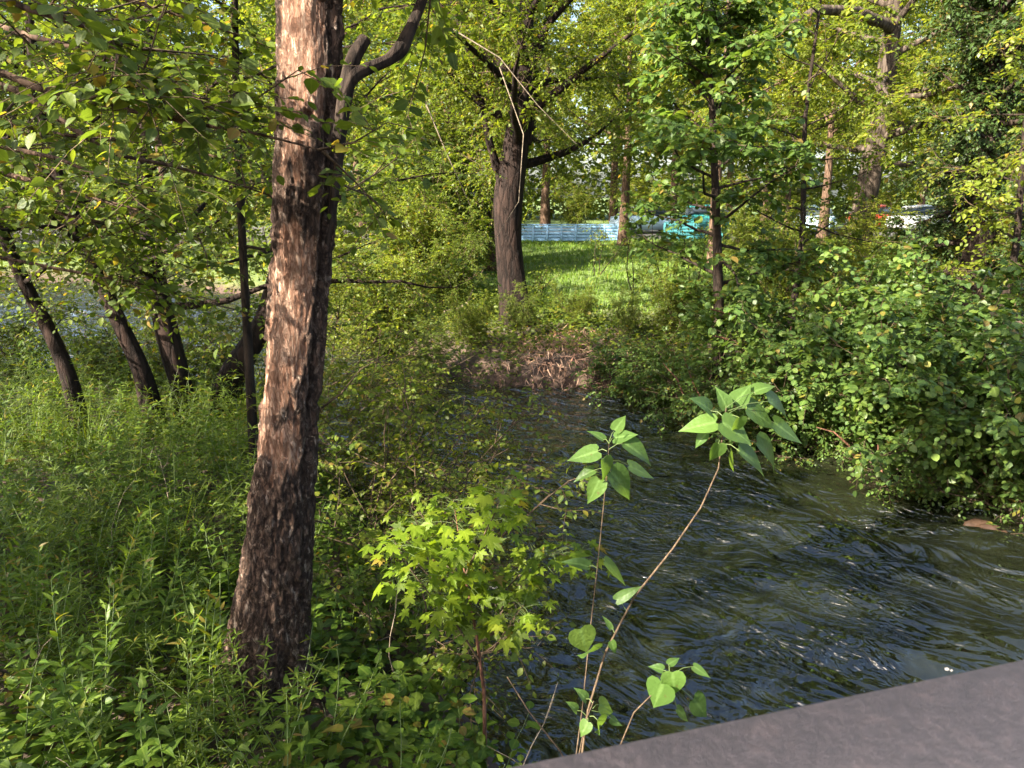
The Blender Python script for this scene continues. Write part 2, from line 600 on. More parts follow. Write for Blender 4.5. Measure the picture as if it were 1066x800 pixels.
def ragged_tube(mb, pts, rad, sides, rng, amp=0.04, flare=0.0, mat=0, seed=0, smooth_n=None):
    """a trunk: resampled, with an uneven section and root flare"""
    pts = np.asarray(pts, float)
    rad = np.asarray(rad, float)
    n = smooth_n or max(10, len(pts) * 4)
    s = np.linspace(0, len(pts) - 1, n)
    # Catmull-Rom-like smoothing by cosine-free cubic through linear interpolation then blur
    P = np.stack([np.interp(s, np.arange(len(pts)), pts[:, k]) for k in range(3)], 1)
    rr = np.interp(s, np.arange(len(pts)), rad)
    for _ in range(max(1, n // 12)):
        P[1:-1] = (P[:-2] + 2 * P[1:-1] + P[2:]) / 4
        rr[1:-1] = (rr[:-2] + 2 * rr[1:-1] + rr[2:]) / 4
    t = unit(np.gradient(P, axis=0))
    a = unit(np.cross(t, np.array([0.05, 1, 0.02])))
    b = np.cross(t, a)
    th = np.linspace(0, 2 * math.pi, sides, endpoint=False)
    c, q = np.cos(th), np.sin(th)
    sarr = np.linspace(0, 1, n)
    coords = np.stack([np.tile(c * 2, n), np.tile(q * 2, n), np.repeat(P[:, 2] * 0.8, sides)], 1)
    nz = (fbm(coords + seed * 7.3, 4, seed) - 0.5).reshape(n, sides)
    fl = 1 + flare * np.exp(-sarr * n / 3.0)[:, None] * (1 + 0.5 * np.cos(5 * th + seed))[None]
    r2 = rr[:, None] * (1 + amp * 4 * nz) * fl
    V = P[:, None] + (c[None, :, None] * a[:, None] + q[None, :, None] * b[:, None]) * r2[..., None]
    i = np.arange(n - 1)[:, None] * sides
    j = np.arange(sides)[None]
    k = (j + 1) % sides
    F = np.stack([i + j, i + k, i + sides + k, i + sides + j], -1).reshape(-1, 4)
    mb.add(V.reshape(-1, 3), F, mat)
    e = n - 1
    Vc = np.vstack([V[e], P[e][None]])
    mb.add(Vc, [[z, (z + 1) % sides, sides] for z in range(sides)], mat)
    return P


def make_tree(name, label, cat, base, trunk, rad, rng, leaf, tpl=SIMPLE, size=0.15, bark='bark_grey', n_limb=9, limb_len=3.0, limb_t=(0.35, 1.0),
              elev=(10, 60), n_sub=6, sub_len=1.2, n_tw=6, tw_len=0.5, n_leaf=9, sides=12, group=None, flat=0.4, droop=0.25, extra=None,
              limb_parts=False, up=0.03, shape=1.0, az=None, tilt=0.45, flare=0.35, amp=0.04, t0=0.25, wrap=0):
    """trunk: polyline relative to base; limbs spiral up it; crown = twigs and leaves"""
    root = thing(name, label, cat, base, 0, group)
    trunk = np.asarray(trunk, float)
    mb = MB()
    P = ragged_tube(mb, trunk, rad, sides, rng, amp, flare, seed=int(rng.integers(99)))
    limbs, lrs = [], []
    for _ in range(wrap):      # climbing growth close round the trunk
        limbs.append(P[1:int(len(P) * .9)])
        lrs.append(np.full(len(limbs[-1]), .01))
    for i in range(n_limb):
        f = limb_t[0] + (limb_t[1] - limb_t[0]) * (i + 0.5 * rng.random()) / max(1, n_limb)
        p, d = along(P, [f])
        a = (i * 2.399 + rng.normal(0, 0.3)) if az is None else rng.uniform(az[0], az[1])
        e = R(elev[0] + (elev[1] - elev[0]) * f + rng.normal(0, 6))
        dd = np.array([math.cos(a) * math.cos(e), math.sin(a) * math.cos(e), math.sin(e)])
        ll = limb_len * (1 - (1 - shape) * f) * rng.uniform(0.75, 1.15) * (math.sin(math.pi * min(1, 0.25 + 0.7 * f)) * 0.5 + 0.6)
        lp = grow(rng, p[0], dd, ll, 7, up, 0.13)
        limbs.append(lp)
        r0 = np.interp(f, np.linspace(0, 1, len(rad)), rad) * 0.45
        lrs.append(np.linspace(max(r0, 0.012), 0.006, len(lp)))
    if extra:
        for pts, r0, r1 in extra:
            limbs.append(np.asarray(pts, float))
            lrs.append(np.linspace(r0, r1, len(pts)))
    if limb_parts:
        obj('trunk', mb, M[bark], root)
        for lp, lr in zip(limbs, lrs):
            lb = MB()
            lb.tube(lp, lr, 7)
            obj('branch', lb, M[bark], root)
    else:
        for lp, lr in zip(limbs, lrs):
            mb.tube(lp, lr, 6)
        obj('trunk', mb, M[bark], root)
    cb = MB()
    foliage(cb, rng, limbs, n_sub, sub_len, n_tw, tw_len, n_leaf, size, tpl, flat=flat, droop=droop, tilt=tilt, t0=t0)
    obj('crown', cb, [M[leaf], M['twig']], root)
    return root


def make_shrub(name, label, cat, base, rng, leaf, tpl=OVATE, size=0.12, n_stem=7, height=2.2, spread=0.8, n_sub=8, sub_len=0.7, n_tw=5, tw_len=0.35,
               n_leaf=8, bark='twig', group=None, stem_r=0.018, lean=(0, 0, 0), t0=0.2, up=-0.03, flat=0.3, droop=0.3, tilt=0.45, twig_r=0.0025):
    root = thing(name, label, cat, base, 0, group)
    limbs = []
    for i in range(n_stem):
        a = i * 2.399 + rng.normal(0, 0.4)
        k = spread * rng.uniform(0.25, 1.0)
        d = np.array([math.cos(a) * k, math.sin(a) * k, 1.0]) + np.array(lean)
        L = height * rng.uniform(0.7, 1.15)
        lp = grow(rng, (math.cos(a) * 0.08, math.sin(a) * 0.08, -0.1), d, L, 8, up, 0.10)
        limbs.append(lp)
        sb = MB()
        sb.tube(lp, np.linspace(stem_r * rng.uniform(.8, 1.2), 0.004, len(lp)), 6)
        obj('stem', sb, M[bark], root)
    cb = MB()
    foliage(cb, rng, limbs, n_sub, sub_len, n_tw, tw_len, n_leaf, size, tpl, flat=flat, droop=droop, t0=t0, tilt=tilt, twig_r=twig_r)
    obj('foliage', cb, [M[leaf], M['twig']], root)
    return root


# ------------------------------------------------------------------ ground, stream bed, water
NEAR = [(620, 850), (512, 815), (470, 735), (425, 640), (372, 545), (325, 470), (255, 420), (100, 400), (-160, 395), (-500, 400)]
FAR = [(1500, 720), (1190, 590), (1066, 533), (960, 494), (850, 470), (765, 444), (705, 424), (640, 408), (560, 404), (505, 399), (455, 388), (428, 368), (400, 345),
       (300, 316), (200, 300), (50, 292), (-250, 288), (-500, 290)]
near_line = [atZ(x, y)[:2] for x, y in NEAR]
near_line = [np.array([6.0, -3.0]), np.array([2.6, 0.2]), np.array([1.2, 2.4])] + near_line[1:]
far_line = [np.array([22.0, -6.0]), np.array([11.0, 2.0])] + [atZ(x, y)[:2] for x, y in FAR[1:]]
WATER = np.array(near_line + far_line[::-1])


def sdf(x, y, poly):
    """signed distance to a polygon, negative inside"""
    x = np.asarray(x, float); y = np.asarray(y, float)
    d = np.full(x.shape, 1e9)
    inside = np.zeros(x.shape, bool)
    n = len(poly)
    for i in range(n):
        ax, ay = poly[i]
        bx, by = poly[(i + 1) % n]
        ex, ey = bx - ax, by - ay
        t = np.clip(((x - ax) * ex + (y - ay) * ey) / (ex * ex + ey * ey + 1e-12), 0, 1)
        d = np.minimum(d, np.hypot(x - ax - t * ex, y - ay - t * ey))
        c = ((ay > y) != (by > y)) & (x < (bx - ax) * (y - ay) / (by - ay + 1e-12) + ax)
        inside ^= c
    return np.where(inside, -d, d)


def ground_z(x, y):
    x = np.atleast_1d(np.asarray(x, float)); y = np.atleast_1d(np.asarray(y, float))
    p = np.stack([x, y, np.zeros_like(x)], 1)
    wob = (fbm(p * 0.9, 3, 5) - 0.5) * 0.7
    d = sdf(x, y, WATER) + wob * np.clip(y / 12, 0.4, 1.2)
    out = 0.34 * (1 - np.exp(-np.maximum(d, 0) / 0.22)) + 0.5 * (1 - np.exp(-np.maximum(d, 0) / 3.5)) + 0.25 * np.clip((d - 3) / 12, 0, 1)
    inn = -0.75 * (1 - np.exp(np.minimum(d, 0) / 0.9))
    z = np.where(d > 0, out, inn) + (fbm(p * 1.7, 4, 9) - 0.5) * 0.16 + (fbm(p * 0.25, 2, 3) - 0.5) * 0.2
    return z


def gz(x, y):
    return float(ground_z(x, y)[0])


def on_ground(px, py, it=30):
    """where the line of sight through a pixel meets the ground"""
    d = ray(px, py)
    t = np.linspace(1.0, 90, 6000)
    q = CAMP + d * t[:, None]
    hit = np.nonzero(q[:, 2] < ground_z(q[:, 0], q[:, 1]))[0]
    return q[hit[0]] if len(hit) else q[-1]


def spaced(a, b, c, lo, hi, n):
    """n coordinates from lo to hi, dense between a and b"""
    k = int(n * 0.75)
    g = (b - a) / k
    def tail(start, end, m):
        r = np.linspace(0, 1, m + 1)[1:]
        return start + (end - start) * r ** 2.6
    return np.concatenate([tail(a, lo, (n - k) // 2)[::-1], np.linspace(a, b, k), tail(b, hi, (n - k) // 2)])


def grid(xs, ys, zf):
    X, Y = np.meshgrid(xs, ys)
    z = zf(X.ravel(), Y.ravel())
    V = np.stack([X.ravel(), Y.ravel(), z], 1)
    nx = len(xs)
    i = (np.arange(len(ys) - 1) * nx)[:, None]
    j = np.arange(nx - 1)[None]
    F = np.stack([i + j, i + j + 1, i + j + nx + 1, i + j + nx], -1).reshape(-1, 4)
    return V, F


gm, nt, pb, out_ = new_mat('ground soil and turf')
geo = node(nt, 'ShaderNodeNewGeometry')
sx = node(nt, 'ShaderNodeSeparateXYZ')
nt.links.new(geo.outputs['Position'], sx.inputs[0])
n1 = noise_tex(nt, 3.0, 8, 0.65, geo.outputs['Position'])
n2 = noise_tex(nt, 0.35, 4, 0.6, geo.outputs['Position'])
soil = ramp(nt, [(0.3, (0.03, 0.020, 0.013)), (0.6, (0.075, 0.05, 0.033)), (0.8, (0.14, 0.09, 0.06))], n1.outputs[0])
turf = ramp(nt, [(0.3, (0.06, 0.095, 0.02)), (0.65, (0.10, 0.15, 0.025)), (0.85, (0.17, 0.13, 0.06))], n1.outputs[0])
mrz = node(nt, 'ShaderNodeMapRange')
mrz.inputs[1].default_value, mrz.inputs[2].default_value = 16.5, 20.0
nt.links.new(sx.outputs[1], mrz.inputs[0])
mm = node(nt, 'ShaderNodeMix', data_type='RGBA')
nt.links.new(mrz.outputs[0], mm.inputs[0])
nt.links.new(soil.outputs[0], mm.inputs[6])
nt.links.new(turf.outputs[0], mm.inputs[7])
# bare reddish earth at the waterline
mrb = node(nt, 'ShaderNodeMapRange')
mrb.inputs[1].default_value, mrb.inputs[2].default_value = 0.55, 0.1
nt.links.new(sx.outputs[2], mrb.inputs[0])
mm2 = node(nt, 'ShaderNodeMix', data_type='RGBA')
red = ramp(nt, [(0.3, (0.025, 0.016, 0.011)), (0.6, (0.07, 0.040, 0.027)), (0.8, (0.13, 0.078, 0.05))], n1.outputs[0])
nt.links.new(mrb.outputs[0], mm2.inputs[0])
nt.links.new(mm.outputs[2], mm2.inputs[6])
nt.links.new(red.outputs[0], mm2.inputs[7])
nt.links.new(mm2.outputs[2], pb.inputs['Base Color'])
pb.inputs['Roughness'].default_value = 0.95
bp = node(nt, 'ShaderNodeBump')
bp.inputs['Strength'].default_value = 0.8
bp.inputs['Distance'].default_value = 0.05
nt.links.new(n1.outputs[0], bp.inputs['Height'])
nt.links.new(bp.outputs[0], pb.inputs['Normal'])
g = MB()
g.add(*grid(spaced(-12, 14, 0, -260, 260, 330), spaced(-1, 26, 0, -120, 400, 330), ground_z))
structure('ground', g, gm)

FLOW = R(-42)


def wave_z(x, y):
    c, s = math.cos(FLOW), math.sin(FLOW)
    u, v = x * c + y * s, -x * s + y * c
    w = (fbm(np.stack([u * 0.5, v * 1.1, 0 * u], 1), 2, 31) - 0.5) * 0.5
    a = fbm(np.stack([u * 0.8 + w * 2, v * 1.5 + w * 3, 0 * u], 1), 3, 41) - 0.5
    b = fbm(np.stack([u * 1.9 + w * 3, v * 4.2 + w * 5, 0 * u + 3], 1), 2, 43) - 0.5
    rif = np.exp(-((x - 4.3) / 2.6) ** 2 - ((y - 7.2) / 2.4) ** 2)      # the shallow riffle by the right bank
    rif = rif + 0.9 * np.clip((-4 - x) / 3, 0, 1)                               # and the broken water upstream
    return (0.12 + 0.22 * rif) * a + (0.028 + 0.08 * rif) * b


wm, nt, pb, out_ = new_mat('stream water')
nt.nodes.remove(pb)
vec = obj_coords(nt, (1, 1, 1), (0, 0, -FLOW))
mpn = node(nt, 'ShaderNodeMapping')
mpn.inputs['Scale'].default_value = (1.0, 1.6, 1)
nt.links.new(vec, mpn.inputs['Vector'])
b1 = noise_tex(nt, 1.5, 2, 0.4, mpn.outputs[0], 2.6)
b2 = noise_tex(nt, 5.0, 1, 0.4, mpn.outputs[0], 2.0)
b3 = noise_tex(nt, 0.45, 2, 0.5, vec, 0.8)
rp3 = ramp(nt, [(0.42, (0.04, 0.04, 0.04)), (0.62, (0.5, 0.5, 0.5))], b3.outputs[0])
b2m = node(nt, 'ShaderNodeMath', operation='MULTIPLY')
nt.links.new(b2.outputs[0], b2m.inputs[0])
nt.links.new(rp3.outputs[0], b2m.inputs[1])
add = node(nt, 'ShaderNodeMath', operation='MULTIPLY_ADD')
nt.links.new(b2m.outputs[0], add.inputs[0])
add.inputs[1].default_value = 1.0
nt.links.new(b1.outputs[0], add.inputs[2])
bp = node(nt, 'ShaderNodeBump')
bp.inputs['Strength'].default_value = 1.0
bp.inputs['Distance'].default_value = 0.13
nt.links.new(add.outputs[0], bp.inputs['Height'])
gl = node(nt, 'ShaderNodeBsdfGlossy')
gl.inputs['Roughness'].default_value = 0.02
gl.inputs['Color'].default_value = (1, 1, 1, 1)
nt.links.new(bp.outputs[0], gl.inputs['Normal'])
tp = node(nt, 'ShaderNodeBsdfTransparent')
tp.inputs['Color'].default_value = (0.42, 0.44, 0.24, 1)
df = node(nt, 'ShaderNodeBsdfDiffuse')
df.inputs['Color'].default_value = (0.012, 0.014, 0.0075, 1)
m1 = node(nt, 'ShaderNodeMixShader')
m1.inputs[0].default_value = 0.62
nt.links.new(tp.outputs[0], m1.inputs[1])
nt.links.new(df.outputs[0], m1.inputs[2])
fr = node(nt, 'ShaderNodeFresnel')
fr.inputs['IOR'].default_value = 1.75
nt.links.new(bp.outputs[0], fr.inputs['Normal'])
m2 = node(nt, 'ShaderNodeMixShader')
nt.links.new(fr.outputs[0], m2.inputs[0])
nt.links.new(m1.outputs[0], m2.inputs[1])
nt.links.new(gl.outputs[0], m2.inputs[2])
nt.links.new(m2.outputs[0], out_.inputs['Surface'])
w = MB()
w.add(*grid(spaced(-15, 10, 0, -45, 24, 500), spaced(2.5, 25, 0, -8, 45, 480), wave_z))
structure('stream_water', w, wm)

# road beyond the lawn
rm = plain_mat('asphalt', (0.06, 0.058, 0.055), 0.9, 0, 0.25, 12, 0.3)
rb = MB()
xs = np.linspace(-60, 90, 60)
V, F = grid(xs, np.linspace(40.5, 50, 12), lambda x, y: np.full_like(x, 1.42))
rb.add(V, F)
rb.add(*[np.array([(-60, 40.5, 0.7), (90, 40.5, 0.7), (90, 40.5, 1.42), (-60, 40.5, 1.42)]), [[0, 1, 2, 3]]])
structure('road', rb, rm, smooth=False)

# ------------------------------------------------------------------ the bridge under the camera: deck and railing
rail_mat, nt, pb, out_ = new_mat('worn brown painted timber')
v = obj_coords(nt)
n1 = noise_tex(nt, 90, 8, 0.78, v)
n2 = noise_tex(nt, 24, 7, 0.7, v, 1.0)
cr = ramp(nt, [(0.3, (0.013, 0.0105, 0.0128)), (0.5, (0.0255, 0.0208, 0.0248)), (0.66, (0.041, 0.0335, 0.0385)), (0.75, (0.10, 0.085, 0.088))], n1.outputs[0])
c2 = ramp(nt, [(0.36, (0.75, 0.74, 0.78)), (0.55, (1.0, 0.97, 0.98)), (0.7, (1.5, 1.36, 1.28))], n2.outputs[0])
mx = node(nt, 'ShaderNodeMix', data_type='RGBA', blend_type='MULTIPLY')
mx.inputs[0].default_value = 1
nt.links.new(cr.outputs[0], mx.inputs[6]); nt.links.new(c2.outputs[0], mx.inputs[7])
nt.links.new(mx.outputs[2], pb.inputs['Base Color'])
pb.inputs['Roughness'].default_value = 0.62
b = node(nt, 'ShaderNodeBump'); b.inputs['Strength'].default_value = 0.9; b.inputs['Distance'].default_value = 0.004
nt.links.new(n1.outputs[0], b.inputs['Height']); nt.links.new(b.outputs[0], pb.inputs['Normal'])

RAIL_Z = CAM_H - 0.47
ra, rb_ = atZ(492, 800, RAIL_Z), atZ(1066, 681, RAIL_Z)
rdir = unit(rb_ - ra)
rnrm = np.array([rdir[1], -rdir[0], 0])       # towards the camera
rang = math.atan2(rdir[1], rdir[0])


def box(mb, x0, x1, y0, y1, z0, z1, ch=0.006, mat=0):
    """a box with chamfered long edges, along x"""
    sec = [(y0 + ch, z0), (y1 - ch, z0), (y1, z0 + ch), (y1, z1 - ch), (y1 - ch, z1), (y0 + ch, z1), (y0, z1 - ch), (y0, z0 + ch)]
    V = [(x, a, b) for x in (x0, x1) for a, b in sec]
    mb.add(V, [[j, (j + 1) % 8, 8 + (j + 1) % 8, 8 + j] for j in range(8)], mat)
    for s in (0, 8):
        f = [s + k for k in range(8)]
        mb.add([V[q] for q in f], [list(range(8))] if s else [list(range(7, -1, -1))], mat)


rail = thing('bridge_railing', 'broad brown painted railing along the bridge edge', 'railing', ra, rang)
m_ = MB(); box(m_, -3.2, 4.2, -0.24, 0, -0.05, 0, 0.008); obj('top_rail', m_, rail_mat, rail)
for zz in (-0.42, -0.78):
    m_ = MB(); box(m_, -3.2, 4.2, -0.15, -0.09, zz - 0.1, zz, 0.006); obj('lower_rail', m_, rail_mat, rail)
for xx in (-2.6, -0.9, 0.8, 2.5, 4.05):
    m_ = MB(); box(m_, xx - 0.06, xx + 0.06, -0.178, -0.062, -1.16, -0.052, 0.008); obj('post', m_, rail_mat, rail)
deck = MB(); box(deck, -3.4, 4.6, -2.6, 0.02, -1.36, -1.16, 0.01)
dk = obj('bridge_deck', deck, plain_mat('deck boards', (0.16, 0.12, 0.09), 0.85, 0, 0.3, 5, 0.4)); dk.location = list(ra); dk.rotation_euler = (0, 0, rang); dk['kind'] = 'structure'
# a bird dropping on the rail edge
db = MB()
bp_ = atZ(986, 697, RAIL_Z)
for k, (dx, dy, s) in enumerate([(0, 0, .0022), (0.0034, -.002, .0013)]):
    th = np.linspace(0, 2 * math.pi, 9)[:-1]
    ring = [(dx + s * math.cos(t), dy + .7 * s * math.sin(t), 0) for t in th] + [(dx + .6 * s * math.cos(t), dy + .4 * s * math.sin(t), s * .5) for t in th] + [(dx, dy, s * .65)]
    db.add(ring[:16], [[j, (j + 1) % 8, 8 + (j + 1) % 8, 8 + j] for j in range(8)])
    db.add(ring[8:], [[j, (j + 1) % 8, 8] for j in range(8)])
tag(obj('bird_dropping', db, plain_mat('chalky white', (0.3, 0.28, 0.26), 0.8), loc=list(bp_)), 'tiny white bird dropping on the far edge of the brown railing', 'bird dropping')

# ------------------------------------------------------------------ the peeling tree in front
bm_, nt, pb, out_ = new_mat('peeling bark')
at = node(nt, 'ShaderNodeAttribute', attribute_name='rnd')
vz = obj_coords(nt, (1, 1, 0.18))
vo = obj_coords(nt)
nf = noise_tex(nt, 30, 10, 0.72, vz, 1.4)
nm = noise_tex(nt, 26, 8, 0.68, obj_coords(nt, (1, 1, 0.5)), 0.7)
nb = noise_tex(nt, 2.2, 4, 0.6, vo, 0.3)
wood = ramp(nt, [(0.25, (0.08, 0.034, 0.02)), (0.46, (0.26, 0.13, 0.078)), (0.64, (0.54, 0.37, 0.27))], nf.outputs[0])
barkc = ramp(nt, [(0.34, (0.04, 0.022, 0.014)), (0.48, (0.08, 0.046, 0.031)), (0.57, (0.14, 0.09, 0.065)), (0.66, (0.40, 0.305, 0.235))], nm.outputs[0])
ad = node(nt, 'ShaderNodeMath', operation='MULTIPLY_ADD')
nt.links.new(nm.outputs[0], ad.inputs[0]); ad.inputs[1].default_value = 0.5; nt.links.new(at.outputs['Fac'], ad.inputs[2])
st_ = ramp(nt, [(0.62, (0, 0, 0)), (0.72, (1, 1, 1))], ad.outputs[0])
mx = node(nt, 'ShaderNodeMix', data_type='RGBA')
nt.links.new(st_.outputs[0], mx.inputs[0]); nt.links.new(wood.outputs[0], mx.inputs[6]); nt.links.new(barkc.outputs[0], mx.inputs[7])
fl = ramp(nt, [(0.28, (0.22, 0.17, 0.15)), (0.42, (1, 1, 1))], nf.outputs[0])
m3 = node(nt, 'ShaderNodeMix', data_type='RGBA', blend_type='MULTIPLY'); m3.inputs[0].default_value = 0.8
nt.links.new(mx.outputs[2], m3.inputs[6]); nt.links.new(fl.outputs[0], m3.inputs[7])
pb.inputs['Roughness'].default_value = 0.85
pb.inputs['Specular IOR Level'].default_value = 0.25
hs_ = node(nt, 'ShaderNodeMath', operation='ADD')
nt.links.new(nf.outputs[0], hs_.inputs[0]); nt.links.new(ad.outputs[0], hs_.inputs[1])
vk = node(nt, 'ShaderNodeTexVoronoi', feature='DISTANCE_TO_EDGE'); vk.inputs['Scale'].default_value = 26
wv = node(nt, 'ShaderNodeVectorMath', operation='MULTIPLY_ADD'); nt.links.new(nm.outputs['Color'], wv.inputs[0]); wv.inputs[1].default_value = (.12, .12, .12); nt.links.new(obj_coords(nt, (1, 1, .34)), wv.inputs[2]); nt.links.new(wv.outputs[0], vk.inputs['Vector'])
ck = ramp(nt, [(0.0, (0.16, 0.13, 0.12)), (0.13, (1, 1, 1))], vk.outputs['Distance'])
m4 = node(nt, 'ShaderNodeMix', data_type='RGBA', blend_type='MULTIPLY'); mf = node(nt, 'ShaderNodeMath', operation='MULTIPLY'); nt.links.new(st_.outputs[0], mf.inputs[0]); mf.inputs[1].default_value = .6; nt.links.new(mf.outputs[0], m4.inputs[0]); nt.links.new(m3.outputs[2], m4.inputs[6]); nt.links.new(ck.outputs[0], m4.inputs[7])
nt.links.new(m4.outputs[2], pb.inputs['Base Color'])
h2 = node(nt, 'ShaderNodeMath', operation='ADD'); nt.links.new(hs_.outputs[0], h2.inputs[0]); nt.links.new(ck.outputs[0], h2.inputs[1]); hs_ = h2
b = node(nt, 'ShaderNodeBump'); b.inputs['Strength'].default_value = 1.0; b.inputs['Distance'].default_value = 0.03
nt.links.new(hs_.outputs[0], b.inputs['Height']); nt.links.new(b.outputs[0], pb.inputs['Normal'])

rng = np.random.default_rng(7)
tb = on_ground(275, 716)
TY = float(tb[1])
outl = [(735, 226, 322), (700, 233, 318), (660, 240, 319), (600, 252, 322), (500, 264, 326), (400, 275, 332), (300, 283, 340), (200, 288, 349), (100, 291, 351), (0, 291, 353), (-160, 292, 352), (-420, 300, 350), (-900, 330, 360)]
pts, rads = [], []
for y, x0, x1 in outl:
    p = atY((x0 + x1) / 2, y, TY)
    dpt = np.dot(p - CAMP, FWD)
    pts.append(p - tb)
    rads.append((x1 - x0) / 2 * dpt / FPX)
pts = np.array(pts); rads = np.array(rads)
NZ, NS = 760, 220
zz = np.linspace(pts[0][2] - 0.15, pts[-1][2], NZ)
P = np.stack([np.interp(zz, pts[:, 2], pts[:, 0]), np.interp(zz, pts[:, 2], pts[:, 1]) + 0.0, zz], 1)
rr = np.interp(zz, pts[:, 2], rads)
for _ in range(80):
    P[1:-1] = (P[:-2] + 2 * P[1:-1] + P[2:]) / 4; rr[1:-1] = (rr[:-2] + 2 * rr[1:-1] + rr[2:]) / 4
th = np.linspace(0, 2 * math.pi, NS, endpoint=False)
TH, ZZ = np.meshgrid(th, zz)
cx, sx_ = -np.cos(TH), -np.sin(TH)
co = np.stack([cx.ravel() * .22, sx_.ravel() * .22, ZZ.ravel()], 1)
big = fbm(co * np.array([4, 4, 1.6]), 4, 3).reshape(NZ, NS)
mid = fbm(co * np.array([14, 14, 5]), 4, 8).reshape(NZ, NS)
fine = fbm(co * np.array([48, 48, 14]), 3, 12).reshape(NZ, NS)
deg = np.degrees(TH)
ztop = (ZZ - (atY(0, 120, TY)[2] - tb[2]))
front = np.exp(-((deg - 88) / 48.0) ** 2)
zmid = np.clip((ZZ - 0.9) / 0.8, 0, 1)
mask = 0.62 + (big - 0.5) * 2.2 + (mid - 0.5) * 0.9 - 0.55 * front * zmid - 1.0 * front * np.clip(ztop / 0.2 + 0.5, 0, 1) * (1 - np.clip((ztop - 1.2) / .4, 0, 1))
mask = mask + 0.7 * np.clip(ztop / .2 + .5, 0, 1) * np.exp(-((deg - 20) / 22.0) ** 2) + 0.9 * np.exp(-((deg - 160) / 26.0) ** 2) + 0.5 * (1 - zmid)
mask = np.clip(mask, 0, 1)
plate = np.clip((mask - 0.42) / 0.10, 0, 1)
rid1 = 1 - np.abs(2 * fbm(co * np.array([22, 22, 4.5]) + 5, 3, 21).reshape(NZ, NS) - 1) * 2.2
fur = np.clip(rid1, 0, 1) ** 3
flake = fbm(co * np.array([30, 30, 16]) + 9, 3, 23).reshape(NZ, NS)
disp = 0.020 * plate - 0.011 * fur * (.25 + plate) + 0.005 * np.clip((flake - .5) / .06, -1, 1) * (.3 + .7 * plate) + 0.012 * (mid - .5) + 0.014 * (fine - 0.5) * (0.4 + plate) + 0.05 * (big - .5) * 0.5
# a ridge and furrow down the right flank where the second stem grew in
disp += 0.02 * np.exp(-((deg - 166) / 9.0) ** 2) * zmid - 0.03 * np.exp(-((deg - 146) / 5.0) ** 2) * zmid
root_fl = np.exp(-np.maximum(ZZ, -.1) / 0.22)
disp += rr[:, None] * root_fl * (0.20 + 0.22 * np.cos(4 * TH + 0.7) + .12 * np.cos(7 * TH))
# hollow at the foot and small knot holes
for hz, hd, sz, sd, dep in [(0.20, 36, 0.13, 15, 0.22), (ztop[0, 0] * 0 + atY(0, 122, TY)[2] - tb[2], 106, 0.022, 11, 0.06), (atY(0, 222, TY)[2] - tb[2], 98, 0.012, 6, .02),
                            (atY(0, 355, TY)[2] - tb[2], 60, .03, 3, .03), (atY(0, 245, TY)[2] - tb[2], 70, .02, 4, .03), (atY(0, 430, TY)[2] - tb[2], 75, .03, 6, .035)]:
    rag = 1 + 0.9 * (mid - .5)
    disp -= dep * np.exp(-(((ZZ - hz) / sz * rag) ** 2 + ((deg - hd + 60 * (ZZ - hz)) / sd * rag) ** 2) ** 1.6)
r2 = np.maximum(rr[:, None] * 0.95 + disp, 0.02)
V = np.stack([P[:, 0:1] + cx * r2, P[:, 1:2] + sx_ * r2, np.repeat(P[:, 2:3], NS, 1)], -1)
i = np.arange(NZ - 1)[:, None] * NS; j = np.arange(NS)[None]; k = (j + 1) % NS
tm = MB(); tm.add(V.reshape(-1, 3), np.stack([i + j, i + k, i + NS + k, i + NS + j], -1).reshape(-1, 4)[:, ::-1], 0, mask.ravel())
near_tree = thing('peeling_tree', 'stout leaning tree with peeling red-brown bark and a hollow foot', 'tree', tb)
obj('trunk', tm, bm_, near_tree)
def pxl(l, Y):
    return np.array([atY(x, y, Y + dy) - tb for x, y, dy in l])
sb = MB()
ragged_tube(sb, pxl([(326, 420, .02), (331, 350, .0), (336, 290, -.02), (342, 235, -.05), (349, 180, -.07), (355, 125, -.08), (361, 85, -.08), (368, 58, -.06), (380, 40, -.02)], TY),
            np.array([.012, .02, .024, .028, .031, .034, .038, .036, .03]), 24, rng, 0.15, 0, seed=3, smooth_n=60)
obj('branch_stub', sb, M['bark_dark'], near_tree)['label'] = 'short broken-off stem beside the trunk'
sb = MB()
bent = pxl([(358, 100, -.09), (368, 78, -.09), (386, 70, -.06), (404, 63, -.02), (417, 52, .02), (427, 30, .06), (438, 5, .1), (455, -45, .2), (462, -120, .35), (490, -260, .6)], TY)
ragged_tube(sb, bent, np.array([.03, .034, .029, .027, .040, .029, .026, .022, .018, .010]), 24, rng, 0.16, 0, seed=5, smooth_n=60)
obj('branch', sb, M['bark_dark'], near_tree)['label'] = 'crooked branch bent up to the right'
limbs = [bent[6:]]
top = P[-1]
for q in range(20):  # later, longer limbs are added above the view to shade the stream
    f = rng.uniform(0.56, 1.0) if q < 12 else rng.uniform(.54, .75)
    p0 = P[int(f * (NZ - 1))]
    a = math.radians(215) + rng.choice([-1, 1]) * rng.uniform(.75, 3.1) if q < 12 else rng.uniform(-1.15, .85)  # earlier limbs leave a sunward gap so light reaches the maple
    lp = grow(rng, p0, (math.cos(a), math.sin(a), 0.35 + f * 0.6), rng.uniform(2.2, 3.6) if q < 12 else rng.uniform(3.2, 4.6), 8, 0.03 if q < 12 else .05, 0.14)
    lb = MB(); lb.tube(lp, np.linspace(0.06, 0.008, len(lp)), 8); obj('branch', lb, M['bark_brown'], near_tree)
    limbs.append(lp)
cb = MB(); foliage(cb, rng, limbs, 14, 1.2, 7, 0.45, 10, 0.10, OVATE, flat=0.4)
obj('crown', cb, [M['leaf_alder'], M['twig']], near_tree)

